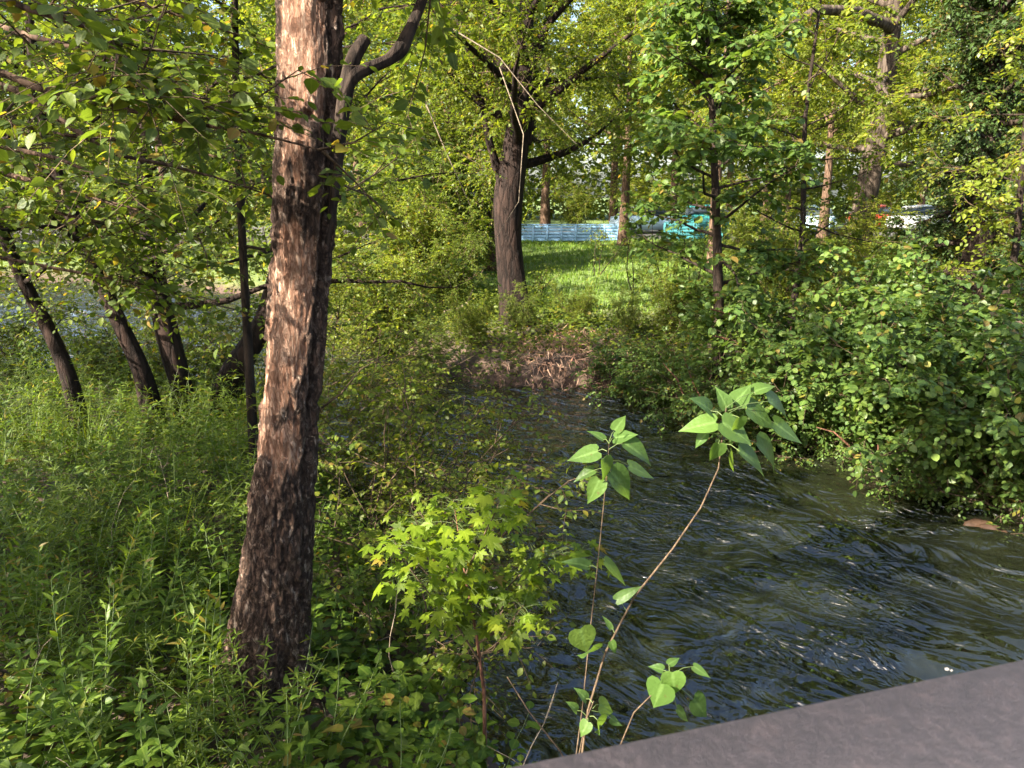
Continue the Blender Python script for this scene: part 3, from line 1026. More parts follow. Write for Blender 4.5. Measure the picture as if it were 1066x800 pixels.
# ------------------------------------------------------------------ other trees one by one
def trunk_px(base, Y, l):
    """trunk polyline (relative to base) and radii from (px, py, width px, dY)"""
    P_, R_ = [], []
    for x, y, w_, dy in l:
        p = atY(x, y, Y + dy)
        P_.append(p - base); R_.append(w_ / 2 * np.dot(p - CAMP, FWD) / FPX)
    return np.array(P_), np.array(R_)

# forked dark tree on the far bank
rng = np.random.default_rng(11)
b0 = on_ground(536, 338); Y0 = float(b0[1])
tp_, tr_ = trunk_px(b0, Y0, [(540, 345, 34, 0), (534, 300, 28, 0), (529, 250, 27, 0), (529, 205, 31, 0), (535, 165, 28, 0), (541, 120, 24, 0), (545, 80, 20, 0), (548, 20, 16, 0), (552, -80, 12, .2), (560, -220, 9, .4)])
def limb_px(base, Y, l):
    return np.array([atY(x, y, Y + dy) - base for x, y, dy in l])
ex = [(limb_px(b0, Y0, [(522, 190, 0), (510, 150, -.1), (500, 100, -.3), (487, 50, -.6), (470, 0, -.8), (450, -90, -1)]), 0.10, 0.03),
      (limb_px(b0, Y0, [(548, 150, 0), (556, 120, .1), (560, 60, .3), (575, 0, .6), (600, -80, .9)]), 0.12, 0.04)]
make_tree('forked_tree', 'dark rough-barked tree with a forked trunk on the far bank', 'tree', b0, tp_, tr_, rng, 'leaf_mid', SIMPLE, 0.12, 'bark_black', 22, 3.6, (0.42, 1.0), (-20, 40),
          15, 1.6, 9, 0.6, 15, 24, extra=ex, flare=0.25, amp=0.06, droop=0.35)

# pale-barked tree at the upper right with dark climber at its side
rng = np.random.default_rng(12)
b1 = on_ground(893, 300); b1 = atY(893, 262, 21.0); b1[2] = gz(b1[0], b1[1]); Y1 = 21.0
tp_, tr_ = trunk_px(b1, Y1, [(893, 262, 25, 0), (900, 210, 23, 0), (912, 150, 22, 0), (920, 100, 20, 0), (926, 50, 18, 0), (932, 0, 16, 0), (938, -60, 15, 0), (942, -110, 9, 0)])
tp_[0] = (0, 0, 0)
ex = [(limb_px(b1, Y1, [(925, 102, 0), (945, 97, -.2), (965, 92, -.5), (990, 80, -.8)]), 0.14, 0.05),
      (limb_px(b1, Y1, [(930, 30, 0), (890, 12, -1.5), (850, 10, -2.5), (820, 30, -3), (795, 40, -3.3), (770, 55, -3.5)]), 0.16, 0.03)]
make_tree('pale_tree', 'tall tree with pale patched bark behind the right bank shrubs', 'tree', b1, tp_, tr_, rng, 'leaf_yellow', SIMPLE, 0.16, 'bark_pale', 20, 3.2, (0.22, 1.0), (-10, 40),
          11, 1.5, 8, 0.6, 11, 20, flare=.05, amp=.06, extra=ex, droop=0.3)

# two leafy trees on the right bank whose branches hang into the top of the view
for q_, (px, Y, h, lb, mt) in enumerate([(835, 14.5, 7.2, 'slender leafy tree between the young tree and the pale trunk', 'leaf_mid'), (1062, 13.0, 6.6, 'leafy yellow-green tree at the right edge before the ivy-covered tree', 'leaf_yellow')]):
    x = float(atY(px, 200, Y)[0])
    make_tree('slender_tree', lb, 'tree', (x, Y, gz(x, Y)), [(0, 0, -.1), (.1, 0, h * .3), (-.05, .1, h * .6), (.05, 0, h)], [.07, .055, .04, .012], np.random.default_rng(340 + q_), mt, OVATE, 0.11, 'bark_dark',
              24, 1.5, (0.2, 1.0), (-20, 35), 6, .7, 5, .4, 9, 10, droop=.4)

# ivy-clad dark tree at the top right
rng = np.random.default_rng(13)
b2 = atY(1008, 300, 17.0); b2[2] = gz(b2[0], b2[1])
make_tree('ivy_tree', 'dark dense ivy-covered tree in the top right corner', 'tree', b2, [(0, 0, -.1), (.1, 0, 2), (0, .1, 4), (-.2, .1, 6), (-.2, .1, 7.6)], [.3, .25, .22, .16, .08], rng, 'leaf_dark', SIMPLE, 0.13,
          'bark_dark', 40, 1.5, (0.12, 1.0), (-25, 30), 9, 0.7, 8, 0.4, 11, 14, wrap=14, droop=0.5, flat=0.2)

# slender trunk behind the peeling tree
rng = np.random.default_rng(14)
b3 = atY(256, 400, 7.6); b3[2] = gz(b3[0], b3[1])
tp_, tr_ = trunk_px(b3, 7.6, [(258, 400, 9, 0), (252, 250, 8, 0), (246, 110, 7.5, 0), (244, 0, 7, 0), (243, -200, 6, 0), (240, -420, 4, 0)])
tp_[0] = (0, 0, -.1)
make_tree('slender_tree', 'thin straight dark trunk just left of the peeling tree', 'tree', b3, tp_, tr_, rng, 'leaf_alder', OVATE, 0.09, 'bark_dark', 16, 1.8, (0.2, 1.0), (-5, 40), 8, 0.8, 7, 0.4, 10, 10, wrap=2)

# leaning dark trunks along the left bank
def lean_tree(seed, label, Y, l, base_px, **kw):
    rng = np.random.default_rng(seed)
    b = atY(base_px[0], base_px[1], Y); b[2] = gz(b[0], b[1])
    P_, R_ = trunk_px(b, Y, l)
    R_ = R_ * .64
    P_ = np.vstack([[0, 0, -0.15], P_]); R_ = np.concatenate([[R_[0] * 1.15], R_])
    args = dict(leaf='leaf_light', tpl=OVATE, size=0.085, bark='bark_black', n_limb=12, limb_len=2.6, limb_t=(0.36, 1.0), elev=(-8, 40), n_sub=9, sub_len=0.9, n_tw=7, tw_len=0.42, n_leaf=10, sides=14, flat=0.6, droop=0.3, wrap=1)
    args.update(kw)
    return make_tree('leaning_tree', label, 'tree', b, P_, R_, rng, group='leaning trees on the left bank', **args)
lean_tree(21, 'leftmost dark leaning trunk before the bright water', 9.0, [(74, 395, 24, 0), (52, 345, 22, 0), (25, 295, 20, 0), (2, 240, 18, -.2), (-25, 170, 16, -.4), (-60, 60, 13, -.6), (-90, -100, 9, -.8), (-100, -260, 5, -.8)], (78, 405))
lean_tree(22, 'dark trunk leaning left in the middle of the bright water patch', 9.3, [(150, 390, 27, 0), (128, 345, 25, 0), (108, 300, 23, 0), (80, 235, 21, .1), (52, 165, 19, .2), (35, 80, 16, .3), (25, -60, 12, .4), (30, -230, 6, .6)], (156, 405))
lean_tree(23, 'thick dark trunk standing at the right of the bright water patch', 9.6, [(192, 412, 30, 0), (180, 370, 36, 0), (168, 320, 34, 0), (160, 280, 30, .1), (150, 200, 24, .2), (150, 90, 18, .3), (160, -60, 12, .5), (170, -230, 6, .7)], (196, 420))
lean_tree(24, 'dark trunk leaning right, low behind the peeling tree', 10.2, [(236, 400, 44, 0), (256, 368, 40, 0), (276, 335, 32, .1), (292, 270, 24, .2), (300, 180, 18, .3), (308, 60, 13, .4), (312, -120, 6, .5)], (230, 412), limb_t=(0.5, 1.0))

# tree beyond the left edge whose boughs hang across the upper left
rng = np.random.default_rng(31)
bl = np.array([-5.6, 5.6, gz(-5.6, 5.6)])
ex = []
for l in [[(-170, 40, 0), (-60, 70, -.2), (20, 95, -.3), (70, 130, -.3), (115, 160, -.2), (175, 172, 0), (225, 185, .2), (285, 205, .3)],
          [(-170, 10, .2), (-60, 10, 0), (40, 40, -.3), (120, 62, -.4), (190, 95, -.3), (240, 125, -.2)],
          [(-170, 130, .3), (-60, 165, .2), (20, 185, 0), (90, 205, 0), (150, 220, .1), (210, 250, .2)],
          [(-170, -60, .3), (-40, -50, 0), (60, -20, -.2), (150, 5, -.2), (230, 30, -.1)],
          [(-170, 100, -.3), (-80, 120, -.6), (-10, 150, -.8), (60, 165, -.9), (120, 190, -.9)],
          [(-170, -100, .5), (0, -110, .7), (140, -90, .9), (260, -60, 1.1), (380, -40, 1.2)],
          [(-170, 80, .9), (-60, 110, .9), (60, 140, .9), (160, 150, 1.0), (260, 170, 1.1)],
          [(-170, 190, .4), (-90, 205, .3), (-10, 215, .2), (60, 222, .2), (110, 232, .3)]]:
    ex.append((np.array([atY(x, y, 5.4 + dy) - bl for x, y, dy in l]), 0.03, 0.006))
for l in [[(-260, -60, 0), (-60, 50, 0), (40, 92, 0), (120, 112, .05), (200, 128, .1), (270, 140, .15), (340, 158, .2)],
          [(-260, -120, -.1), (-80, -40, -.2), (30, 10, -.2), (95, 30, -.1), (150, 52, 0)],
          [(-260, 180, 2.2), (-60, 256, 2.3), (60, 280, 2.4), (150, 296, 2.5), (225, 318, 2.6)]]:
    ex.append((np.array([atY(x, y, 3.35 + dy) - bl for x, y, dy in l]), 0.022, 0.004))
make_tree('overhanging_tree', 'leafy tree beyond the left edge with boughs across the upper left', 'tree', bl, [(0, 0, -.1), (.05, 0, 1.5), (0, .1, 3.2), (.1, .1, 5.5), (0, .1, 8)], [.24, .2, .17, .13, .05], rng, 'leaf_alder', OVATE, 0.088,
          'bark_brown', 4, 2.4, (0.6, 1.0), (5, 50), 11, 0.7, 6, 0.4, 9, 14, extra=ex, flat=0.65, droop=0.25, t0=0.15)

# unseen trees added left of the frame so their crowns dapple the bank
for q_, (x, y, h, lb) in enumerate([(-9.5, 2.6, 7.2, 'added unseen loose-crowned shade tree outside the left edge'), (-13.5, 6.5, 7.5, 'added unseen spreading shade tree farther left'), (-9.6, -3.9, 7.0, 'added unseen low shade tree by the bridge end, nearest the camera'), (-8.6, -0.9, 7.9, 'added unseen loose shade tree beside the bridge end on the left')]):
    make_tree('shade_tree', lb, 'tree', (x, y, gz(x, y)), [(0, 0, -.1), (.1, 0, h * .3), (0, .1, h * .6), (.1, 0, h)], [.2, .16, .12, .04], np.random.default_rng(330 + q_), 'leaf_mid', SIMPLE, 0.17, 'bark_brown',
              18, 3.0, (0.42, .95), (0, 25), 8, 1.1, 7, 0.5, 9, 12, group='shade trees added out of view on the left')

# airy shrubs on the rim of the left bank, before the bright water
for q_, (px, py, hh, lb, mt) in enumerate([(20, 398, 1.5, 'airy shrub at the left edge before the bright water', 'leaf_light'), (108, 402, 1.05, 'low airy shrub between the two left leaning trunks', 'leaf_light'), (215, 405, 1.7, 'shrub at the foot of the thick dark trunk', 'leaf_mid'),
        (262, 400, 2.0, 'shrub filling the gap left of the peeling trunk', 'leaf_light'), (-45, 400, 2.0, 'shrub on the bank beyond the left edge', 'leaf_mid'), (165, 398, 1.3, 'thin shrub in front of the thick dark trunk', 'leaf_light')]):
    p = atZ(px, py, .5); p[2] = gz(p[0], p[1])
    make_shrub('rim_shrub', lb, 'shrub', p, np.random.default_rng(350 + q_), mt, OVATE, .085, 8, hh, .8, 9, .6, 5, .36, 8, stem_r=.012, group='shrubs on the rim of the left bank', t0=.15)

# broad-leaved young tree on the right of the stream
rng = np.random.default_rng(32)
b4 = on_ground(748, 412); Y4 = float(b4[1]) + 0.35; b4 = np.array([atY(748, 400, Y4)[0], Y4, gz(atY(748, 400, Y4)[0], Y4)])
tp_, tr_ = trunk_px(b4, Y4, [(748, 395, 11, 0), (748, 300, 10, 0), (745, 200, 8, 0), (742, 130, 7, 0), (738, 60, 5, 0), (735, 20, 3, 0)])
make_tree('young_linden', 'slim young tree with big soft leaves at the right of the stream', 'tree', b4, tp_, tr_, rng, 'leaf_hazel', ROUND, 0.15, 'bark_dark', 30, 1.65, (0.2, 1.0), (-10, 40), 6, 0.65, 5, 0.42, 8, 10, droop=0.35, flat=0.7, shape=0.7)

# shade on the left bank comes from the unseen trees added earlier
# (they stay outside the frame)
# ------------------------------------------------------------------ far trees beyond the lawn
rng = np.random.default_rng(40)
def far_proto(name, seed, leaf, h, cr, trunk_r, size, label, cat='tree', n_limb=18, lo=0.34, bark='bark_brown', n_sub=14, n_leaf=16):
    rng = np.random.default_rng(seed)
    t = np.array([(0, 0, -.2), (.1, .05, h * .25), (-.1, .1, h * .5), (.1, 0, h * .75), (0, 0, h * .95)])
    return make_tree(name, label, cat, (0, 0, 0), t, [trunk_r, trunk_r * .8, trunk_r * .6, trunk_r * .4, trunk_r * .12], rng, leaf, SIMPLE, size, bark, n_limb, cr, (lo, 1.0), (-10, 55), n_sub, cr * .42, 9, 0.9, n_leaf, 12, droop=0.35, flat=0.35)
FARP = [far_proto('park_tree', 41, 'leaf_mid', 13, 4.6, .26, 0.20, ''), far_proto('park_tree', 42, 'leaf_yellow', 14, 5.0, .26, 0.20, ''), far_proto('park_tree', 43, 'leaf_alder', 12, 4.4, .22, 0.19, '')]
FAR_T = [  # px, Y, proto, scale, label
    (650, 37, 0, 0.9, 'solitary lawn tree with a bare trunk before the parked cars'),
    (568, 56, 1, 1.2, 'yellow-green tree behind the pale blue fence'),
    (700, 52, 1, 1.1, 'bright yellow-green tree behind the parked cars, right of the lawn tree'),
    (455, 40, 0, 1.0, 'green tree across the lawn left of the forked tree'),
    (375, 46, 1, 1.1, 'sunlit tree far behind the peeling tree'),
    (800, 47, 0, 1.1, 'green tree behind the young tree, beyond the cars'),
    (860, 40, 1, 0.95, 'yellow-green tree left of the pale trunk, beyond the cars'),
    (960, 44, 2, 1.1, 'green tree right of the pale trunk, far back'),
    (1050, 38, 1, 1.0, 'yellow-green tree far back at the right edge'),
    (290, 52, 2, 1.1, 'dim tree across the water left of the peeling trunk'),
    (200, 60, 0, 1.2, 'tree across the water above the thick dark trunk'),
    (110, 57, 1, 1.0, 'sunlit tree across the water above the bright patch'),
    (20, 62, 2, 1.2, 'tree across the water at the left edge'),
    (-80, 58, 0, 1.1, 'outermost tree across the water at the far left'),
    (520, 58, 2, 1.3, 'tall back-row tree behind the forked tree'),
    (760, 62, 2, 1.3, 'tall back-row tree between the yellow-green crowns'),
    (910, 60, 0, 1.3, 'tall back-row tree straight behind the pale trunk'),
    (640, 66, 0, 1.4, 'tallest back-row tree above the solitary lawn tree'),
    (1140, 46, 2, 1.2, 'far tree just beyond the right edge'),
    (400, 62, 2, 1.35, 'back-row tree seen between the peeling and forked trees'),
    (250, 60, 1, 1.35, 'back-row tree in the gap left of the peeling trunk'),
    (512, 27, 1, .8, 'yellow-green tree hidden just behind the forked tree'),
    (470, 29, 0, .8, 'green tree on the lawn edge between the peeling and forked trees'),
    (747, 27, 1, .75, 'yellow-lit tree right behind the young tree'),
    (820, 30, 0, .85, 'green tree on the lawn between the young tree and the pale trunk'),
    (1000, 28, 1, .8, 'yellow-green tree in front of the far row, right of the pale trunk'),
    (1085, 25, 2, .8, 'green tree by the right edge behind the ivy-covered tree'),
    (350, 33, 1, .9, 'sunlit tree close behind the peeling trunk across the stream'),
    (60, 66, 0, 1.3, 'green tree on the far shore above the left leaning trunk'),
    (170, 50, 1, 1.0, 'yellow-green tree on the far shore above the thick dark trunk'),
]
used = set()
for n_, (px, Y, pi, sc, lb) in enumerate(FAR_T):
    x = float(atY(px, 205, Y)[0]); z = gz(x, Y)
    if pi not in used:
        used.add(pi); o = FARP[pi]
        o.location = (x, Y, z); o.rotation_euler[2] = rng.uniform(0, 6.28); o.scale = (sc, sc, sc); o['label'] = lb; o['group'] = 'trees beyond the lawn and water'
    else:
        dup(FARP[pi], (x, Y, z), rng.uniform(0, 6.28), sc * rng.uniform(.93, 1.07), lb, 'trees beyond the lawn and water')

# smaller mid-distance trees and bushes
def mid_proto(name, seed, leaf, h, size, tpl=SIMPLE, n_stem=8, spread=.55, **kw):
    return make_shrub(name, '', 'shrub', (0, 0, 0), np.random.default_rng(seed), leaf, tpl, size, n_stem, h, spread, **kw)
MID = [mid_proto('bush', 51, 'leaf_yellow', 3.4, 0.10, n_sub=15, sub_len=1.1, n_tw=10, tw_len=.5, n_leaf=15), mid_proto('bush', 52, 'leaf_mid', 3.0, 0.10, n_sub=15, sub_len=1.0, n_tw=10, tw_len=.5, n_leaf=15),
       mid_proto('bush', 53, 'leaf_alder', 4.2, 0.10, n_sub=16, sub_len=1.2, n_tw=10, tw_len=.5, n_leaf=15, spread=.4)]
MID_T = [
    (385, 330, 19.5, 0, 1.0, 'sunlit bush on the far bank right of the peeling trunk'),
    (440, 320, 21, 1, 1.15, 'green rounded bush left of the forked tree'),
    (430, 200, 26, 2, 1.7, 'tall dark-centred bush rising between the peeling and forked trunks'),
    (355, 330, 23, 2, 1.0, 'tall bush half hidden by the peeling trunk'),
    (480, 300, 25, 2, 1.1, 'tall bush behind the forked tree, left side'),
    (420, 300, 28, 1, 1.3, 'green bush deep behind the peeling tree branch'),
    (320, 300, 31, 0, 1.3, 'sunlit bush over the far water left of the peeling trunk'),
    (240, 295, 34, 1, 1.4, 'round bush on the far shore above the dark leaning trunks'),
    (160, 290, 35, 0, 1.4, 'sunlit bush on the far shore over the bright water'),
    (80, 290, 36, 2, 1.2, 'tall bush on the far shore above the bright water'),
    (10, 290, 35, 1, 1.4, 'bush on the far shore at the left edge'),
    (-60, 290, 36, 0, 1.4, 'far shore bush beyond the left edge'),
    (395, 335, 17.5, 1, .85, 'narrow bush on the point right of the peeling trunk'),
    (465, 325, 18.5, 2, .6, 'loose bush at the left foot of the forked tree'),
    (425, 300, 24, 2, 1.3, 'tall loose bush in the gap between the two trunks'),
    (500, 290, 31, 0, 1.2, 'bright bush on the lawn behind the forked trunk'),
    (545, 345, 15.9, 2, .28, 'low bush hiding the foot of the forked tree'),
    (490, 350, 15.2, 1, .36, 'low bush at the point where the stream bends'),
    (445, 350, 14.4, 2, .36, 'dull green bush on the point right of the peeling trunk'),
    (600, 345, 16.6, 1, .3, 'low bush on the far bank over the dry grass'),
    (650, 350, 16, 2, .24, 'low dull bush on the far bank above the young shrubs'),
    (120, 300, 30, 2, 1.0, 'loose bush on the far shore left of the middle leaning trunk'),
    (810, 300, 17, 1, 0.8, 'green bush between the young tree and the pale trunk'),
    (870, 290, 19, 0, 0.72, 'bright bush at the foot of the pale trunk'),
    (950, 290, 20, 0, 0.75, 'yellow-green bush right of the pale trunk'),
    (1040, 290, 18, 2, 0.6, 'bush under the ivy-covered tree'),
    (1090, 290, 16, 1, .8, 'bush at the right edge behind the bank shrubs'),
    (700, 330, 15.5, 1, 0.55, 'low bush on the far bank left of the young tree'),
    (765, 300, 27, 1, 0.75, 'bush at the lawn edge behind the young tree'),
    (600, 215, 53, 1, 1.2, 'hedge bush behind the pale blue fence'),
    (730, 215, 54, 0, 1.3, 'hedge bush behind the turquoise car'),
    (830, 215, 53, 1, 1.3, 'hedge bush behind the light blue car'),
    (920, 215, 54, 0, 1.3, 'hedge bush behind the white cars'),
    (1010, 215, 53, 1, 1.3, 'hedge bush behind the rightmost car'),
    (670, 215, 56, 0, 1.3, 'hedge bush right behind the silver-blue car'),
]
used = set()
for px, py, Y, pi, sc, lb in MID_T:
    x = float(atY(px, py, Y)[0]); z = gz(x, Y)
    if pi not in used:
        used.add(pi); o = MID[pi]; o.location = (x, Y, z); o.scale = (sc,) * 3; o['label'] = lb; o['group'] = 'bushes behind the stream'
    else:
        dup(MID[pi], (x, Y, z), rng.uniform(0, 6.28), sc, lb, 'bushes behind the stream')

# ------------------------------------------------------------------ shrubs on the right bank, hanging to the water
SH = [make_shrub('bank_shrub', '', 'shrub', (0, 0, 0), np.random.default_rng(61), 'leaf_hazel', ROUND, 0.135, 10, 2.5, .75, 13, .75, 6, .38, 9, lean=(-.1, -.25, 0), up=-.05, t0=.1),
      make_shrub('bank_shrub', '', 'shrub', (0, 0, 0), np.random.default_rng(62), 'leaf_hazel', ROUND, 0.12, 10, 2.1, .9, 13, .7, 6, .36, 9, lean=(-.15, -.35, 0), up=-.06, t0=.05),
      make_shrub('bank_shrub', '', 'shrub', (0, 0, 0), np.random.default_rng(63), 'leaf_hazel', OVATE, 0.095, 10, 1.5, 1.1, 13, .6, 6, .34, 9, lean=(-.2, -.3, 0), up=-.09, t0=.03)]
SH_T = [  # px of the foot on the bank, extra metres back from the water, proto, scale, label
    (1085, 538, .15, 0, 0.8, 'broad-leaved shrub at the right edge nearest the bridge'),
    (1010, 508, .15, 1, 1.0, 'shrub over the rippled bright water on the right bank'),
    (940, 488, .2, 0, 0.8, 'tall shrub in the middle of the right bank'),
    (870, 472, .15, 1, 1.0, 'shrub with arching bare stems over the dark water edge'),
    (800, 452, .15, 2, 1.0, 'shrub right behind the heart-leaved shoot tip'),
    (1010, 500, 1.7, 0, .9, 'tall shrub in the second row right of the pale trunk'),
    (900, 476, 1.7, 0, .88, 'tall shrub in the second row below the pale trunk'),
    (1100, 530, 1.9, 2, 1.3, 'tall shrub in the second row at the right edge'),
    (1050, 528, .0, 2, .8, 'low shrub trailing into the water by the right edge'),
    (840, 466, .05, 2, .7, 'low shrub trailing into the dark water right of the heart-leaf tuft'),
    (720, 428, .2, 2, 0.95, 'shrub over the dark hollow left of the young tree foot'),
    (668, 414, .5, 2, 0.75, 'low shrub at the water right of the dry grass tuft'),
    (830, 458, 2.2, 1, 1.05, 'shrub close behind the young tree on its right'),
]
used = set()
for px, py, back, pi, sc, lb in SH_T:
    p = atZ(px, py, 0); q = p + np.array([0.45, 1, 0]) / 1.1 * back; q[2] = gz(q[0], q[1])
    if pi not in used:
        used.add(pi); o = SH[pi]; o.location = list(q); o.scale = (sc,) * 3; o['label'] = lb; o['group'] = 'shrubs along the right bank'
    else:
        dup(SH[pi], q, rng.uniform(-.5, .5), sc, lb, 'shrubs along the right bank')

# sparse small-leaved saplings leaning over the water from the near bank
for sd, px, py, hh, lean, lb, mt, sz in [(71, 395, 590, 1.6, (.3, .2, 0), 'sparse small-leaved sapling right of the peeling trunk over the water', 'leaf_yellow', .08),
        (72, 350, 500, 1.9, (.45, .0, 0), 'thin sapling with drooping sprays behind the peeling trunk', 'leaf_yellow', .085), (73, 440, 700, 0.85, (.1, .2, 0), 'low dark shrub at the foot of the maple sapling', 'leaf_mid', .07),
        (74, 290, 450, 2.1, (.6, -.1, 0), 'small-leaved shrub arching right across the stream behind the trunk', 'leaf_light', .085), (75, 420, 610, 1.9, (.35, .45, 0), 'airy sapling reaching out over the water above the maple', 'leaf_light', .07),
        (76, 335, 470, 2.6, (.55, .1, 0), 'taller airy sapling with pale leaves between trunk and stream bend', 'leaf_yellow', .085), (77, 372, 540, 1.4, (.2, .1, 0), 'bushy sapling low to the right of the peeling trunk', 'leaf_mid', .08),
        (78, 300, 430, 2.4, (.9, .1, 0), 'long-armed sapling hanging over the stream bend', 'leaf_yellow', .09),
        (79, 350, 455, 2.3, (1.1, .1, 0), 'broad-leaved sapling stretching across the bend toward the dry grass', 'leaf_light', .11), (80, 400, 575, 2.0, (.75, .5, 0), 'sapling whose pale sprays reach farthest over the water', 'leaf_yellow', .08)]:
    p = on_ground(px, py)
    make_shrub('bank_sapling', lb, 'sapling', p, np.random.default_rng(sd), mt, OVATE, sz, 6, hh, .7, 8, .75, 4, .4, 8, lean=lean, stem_r=.009, t0=.25, group='saplings on the near bank', flat=.7)
# ------------------------------------------------------------------ bright maple sapling in front of the stream
rng = np.random.default_rng(81)
mY = 3.75
mb0 = np.array([atY(505, 740, mY)[0], mY, gz(atY(505, 740, mY)[0], mY)])
ms_ = thing('maple_sapling', 'bright yellow-green maple sapling in front of the dark water', 'sapling', mb0)
stems = []
def mp(l):
    return np.array([atY(x, y, mY + dy) - mb0 for x, y, dy in l])
for l, r0 in [([(506, 790, 0), (504, 720, 0), (496, 660, 0), (486, 610, 0), (478, 560, 0), (472, 520, 0)], .014),
              ([(500, 690, 0), (475, 650, -.1), (448, 620, -.15), (425, 590, -.15), (410, 562, -.1)], .007),
              ([(494, 655, 0), (520, 620, .1), (550, 590, .15), (580, 575, .2), (610, 590, .25)], .007),
              ([(484, 600, 0), (500, 565, -.1), (515, 535, -.15), (525, 510, -.1)], .006),
              ([(486, 615, 0), (462, 585, .1), (440, 560, .15), (430, 535, .2)], .006),
              ([(498, 670, 0), (530, 650, -.1), (545, 630, -.15)], .006)]:
    lp = mp(l); lp[0] = lp[0] if r0 < .01 else np.array([0, 0, -.05])
    s_ = MB(); s_.tube(lp, np.linspace(r0, .002, len(lp)), 7); obj('stem', s_, M['root'] if r0 > .01 else M['twig'], ms_); stems.append(lp)
cb = MB()
P_, A_, N_, S_ = [], [], [], []
for si, lp in enumerate(stems):
    nl = [105, 66, 78, 60, 62, 50][si]
    t = rng.uniform(0.25 if si else .45, 1, nl); p, d = along(lp, t)
    for q, dd in zip(p, d):
        a = rng.uniform(0, 6.28); o_ = np.array([math.cos(a), math.sin(a), rng.uniform(-.1, .5)]); ln = rng.uniform(.04, .19)
        e = q + o_ * ln
        cb.tube([q, q + o_ * ln * .5 + np.array([0, 0, .01]), e], [.0014, .0011, .0009], 3, 1, False)
        P_.append(e); A_.append(o_ * [1, 1, .0] + np.array([0, 0, -.3]) + rng.normal(0, .25, 3)); N_.append(np.array([0, -.25, 1]) + rng.normal(0, .35, 3)); S_.append(rng.uniform(.075, .15))
cb.leaves(MAPLE, np.array(P_), np.array(A_), np.array(N_), np.array(S_), rng, 0)
obj('foliage', cb, [M['leaf_maple'], M['twig_green']], ms_)

# pale dead stick and reddish stump beside the maple foot
st = MB()
st.tube([atY(528, 705, 3.5), atY(550, 740, 3.35), atY(583, 782, 3.2), atY(600, 815, 3.1)], [.003, .004, .0045, .005], 6)
tag(obj('dead_stick', st, M['twig']), 'thin straight dead stick slanting down to the railing', 'stick')
# ------------------------------------------------------------------ heart-leaved shoots by the railing
def shoot(label, Y, l, r0, leafspec, group='heart-leaved shoots by the railing'):
    pts = np.array([atY(x, y, Y + dy) for x, y, dy in l])
    base = np.array([pts[0][0], pts[0][1], gz(pts[0][0], pts[0][1])])
    root = thing('heart_leaf_shoot', label, 'shoot', base, 0, group)
    low = np.array([base + [0, 0, -.05], base * .6 + pts[0] * .4 + [.02, 0, 0]])
    path = np.vstack([low, pts]) - base
    s_ = MB(); s_.tube(path, np.concatenate([[r0 * 1.5, r0 * 1.25], np.linspace(r0, r0 * .35, len(pts))]), 9); obj('stem', s_, M['twig'], root)
    for (bx, by, tx, ty, dy, wid, ax, ay) in leafspec:
        # leaf blade from base pixel to tip pixel; petiole back to the stem pixel
        p0 = atY(bx, by, Y + dy) - base; p1 = atY(tx, ty, Y + dy * 1.2 + rng.normal(0, .02)) - base; sp = atY(ax, ay, Y) - base
        lm = MB()
        L_ = np.linalg.norm(p1 - p0)
        nrm = np.array([rng.normal(0, .3), -.55, .9 + rng.normal(0, .1)])
        lm.leaves(HEART, p0[None], (p1 - p0)[None], nrm[None], np.array([L_]), rng, 0, wid)
        mid_ = (p0 + sp) / 2 + np.array([0, 0, .008])
        lm.tube([sp, mid_, p0], [.0013, .0012, .001], 4, 1, False)
        obj('leaf', lm, [M['leaf_heart'], M['twig_green']], root)
    return root
rng = np.random.default_rng(91)
shoot('long bare shoot arching to a tuft of heart-shaped leaves mid-stream', 2.15, [(604, 800, 0), (612, 740, 0), (630, 680, 0), (660, 622, 0), (700, 572, 0), (730, 528, 0), (748, 488, 0), (752, 455, 0), (756, 425, 0)], .0044,
      [(745, 440, 706, 447, 0, .75, 752, 455), (752, 440, 785, 462, -.06, 1.0, 752, 448), (748, 462, 742, 484, -.03, .9, 750, 460), (770, 470, 803, 492, -.05, .8, 752, 462), (788, 462, 818, 488, .03, .85, 754, 452),
       (778, 425, 812, 445, .05, 1.0, 756, 432), (800, 418, 830, 435, .08, .8, 758, 428), (756, 425, 748, 402, .02, .85, 756, 425), (765, 420, 782, 400, .06, .9, 756, 425), (740, 428, 722, 412, .03, .9, 754, 435), (770, 435, 765, 455, -.08, .9, 756, 435),
       (806, 440, 836, 462, .08, .65, 758, 436), (786, 408, 808, 398, .1, .8, 757, 424), (735, 452, 722, 466, .02, .8, 751, 455), (760, 472, 764, 492, .0, .8, 751, 462),
       (618, 672, 606, 690, -.02, .9, 630, 682), (636, 668, 642, 682, -.02, .7, 632, 676), (642, 625, 668, 610, 0, .5, 652, 636), (636, 655, 628, 640, .02, .5, 640, 660), (700, 572, 722, 566, 0, .001, 700, 572)][:-1])
shoot('short shoot with a whorl of heart-shaped leaves left of the long one', 2.35, [(598, 800, 0), (606, 740, .02), (614, 660, .02), (622, 590, .03), (628, 530, .03), (633, 480, .03), (634, 462, .03)], .0028,
      [(628, 478, 634, 503, -.04, 1.05, 632, 478), (636, 492, 664, 520, -.03, .8, 632, 490), (624, 500, 612, 526, -.02, .85, 630, 505), (650, 462, 684, 480, .02, .75, 634, 468), (640, 456, 664, 452, .05, .95, 634, 462), (622, 470, 590, 480, .02, .8, 632, 470),
       (628, 458, 612, 446, .06, .8, 634, 462), (655, 485, 682, 498, .05, .5, 634, 480), (618, 490, 596, 500, .03, .6, 631, 490), (640, 448, 652, 432, .06, .8, 634, 460),
       (612, 590, 585, 582, .05, .6, 622, 592), (630, 585, 655, 610, .02, .4, 622, 580)])
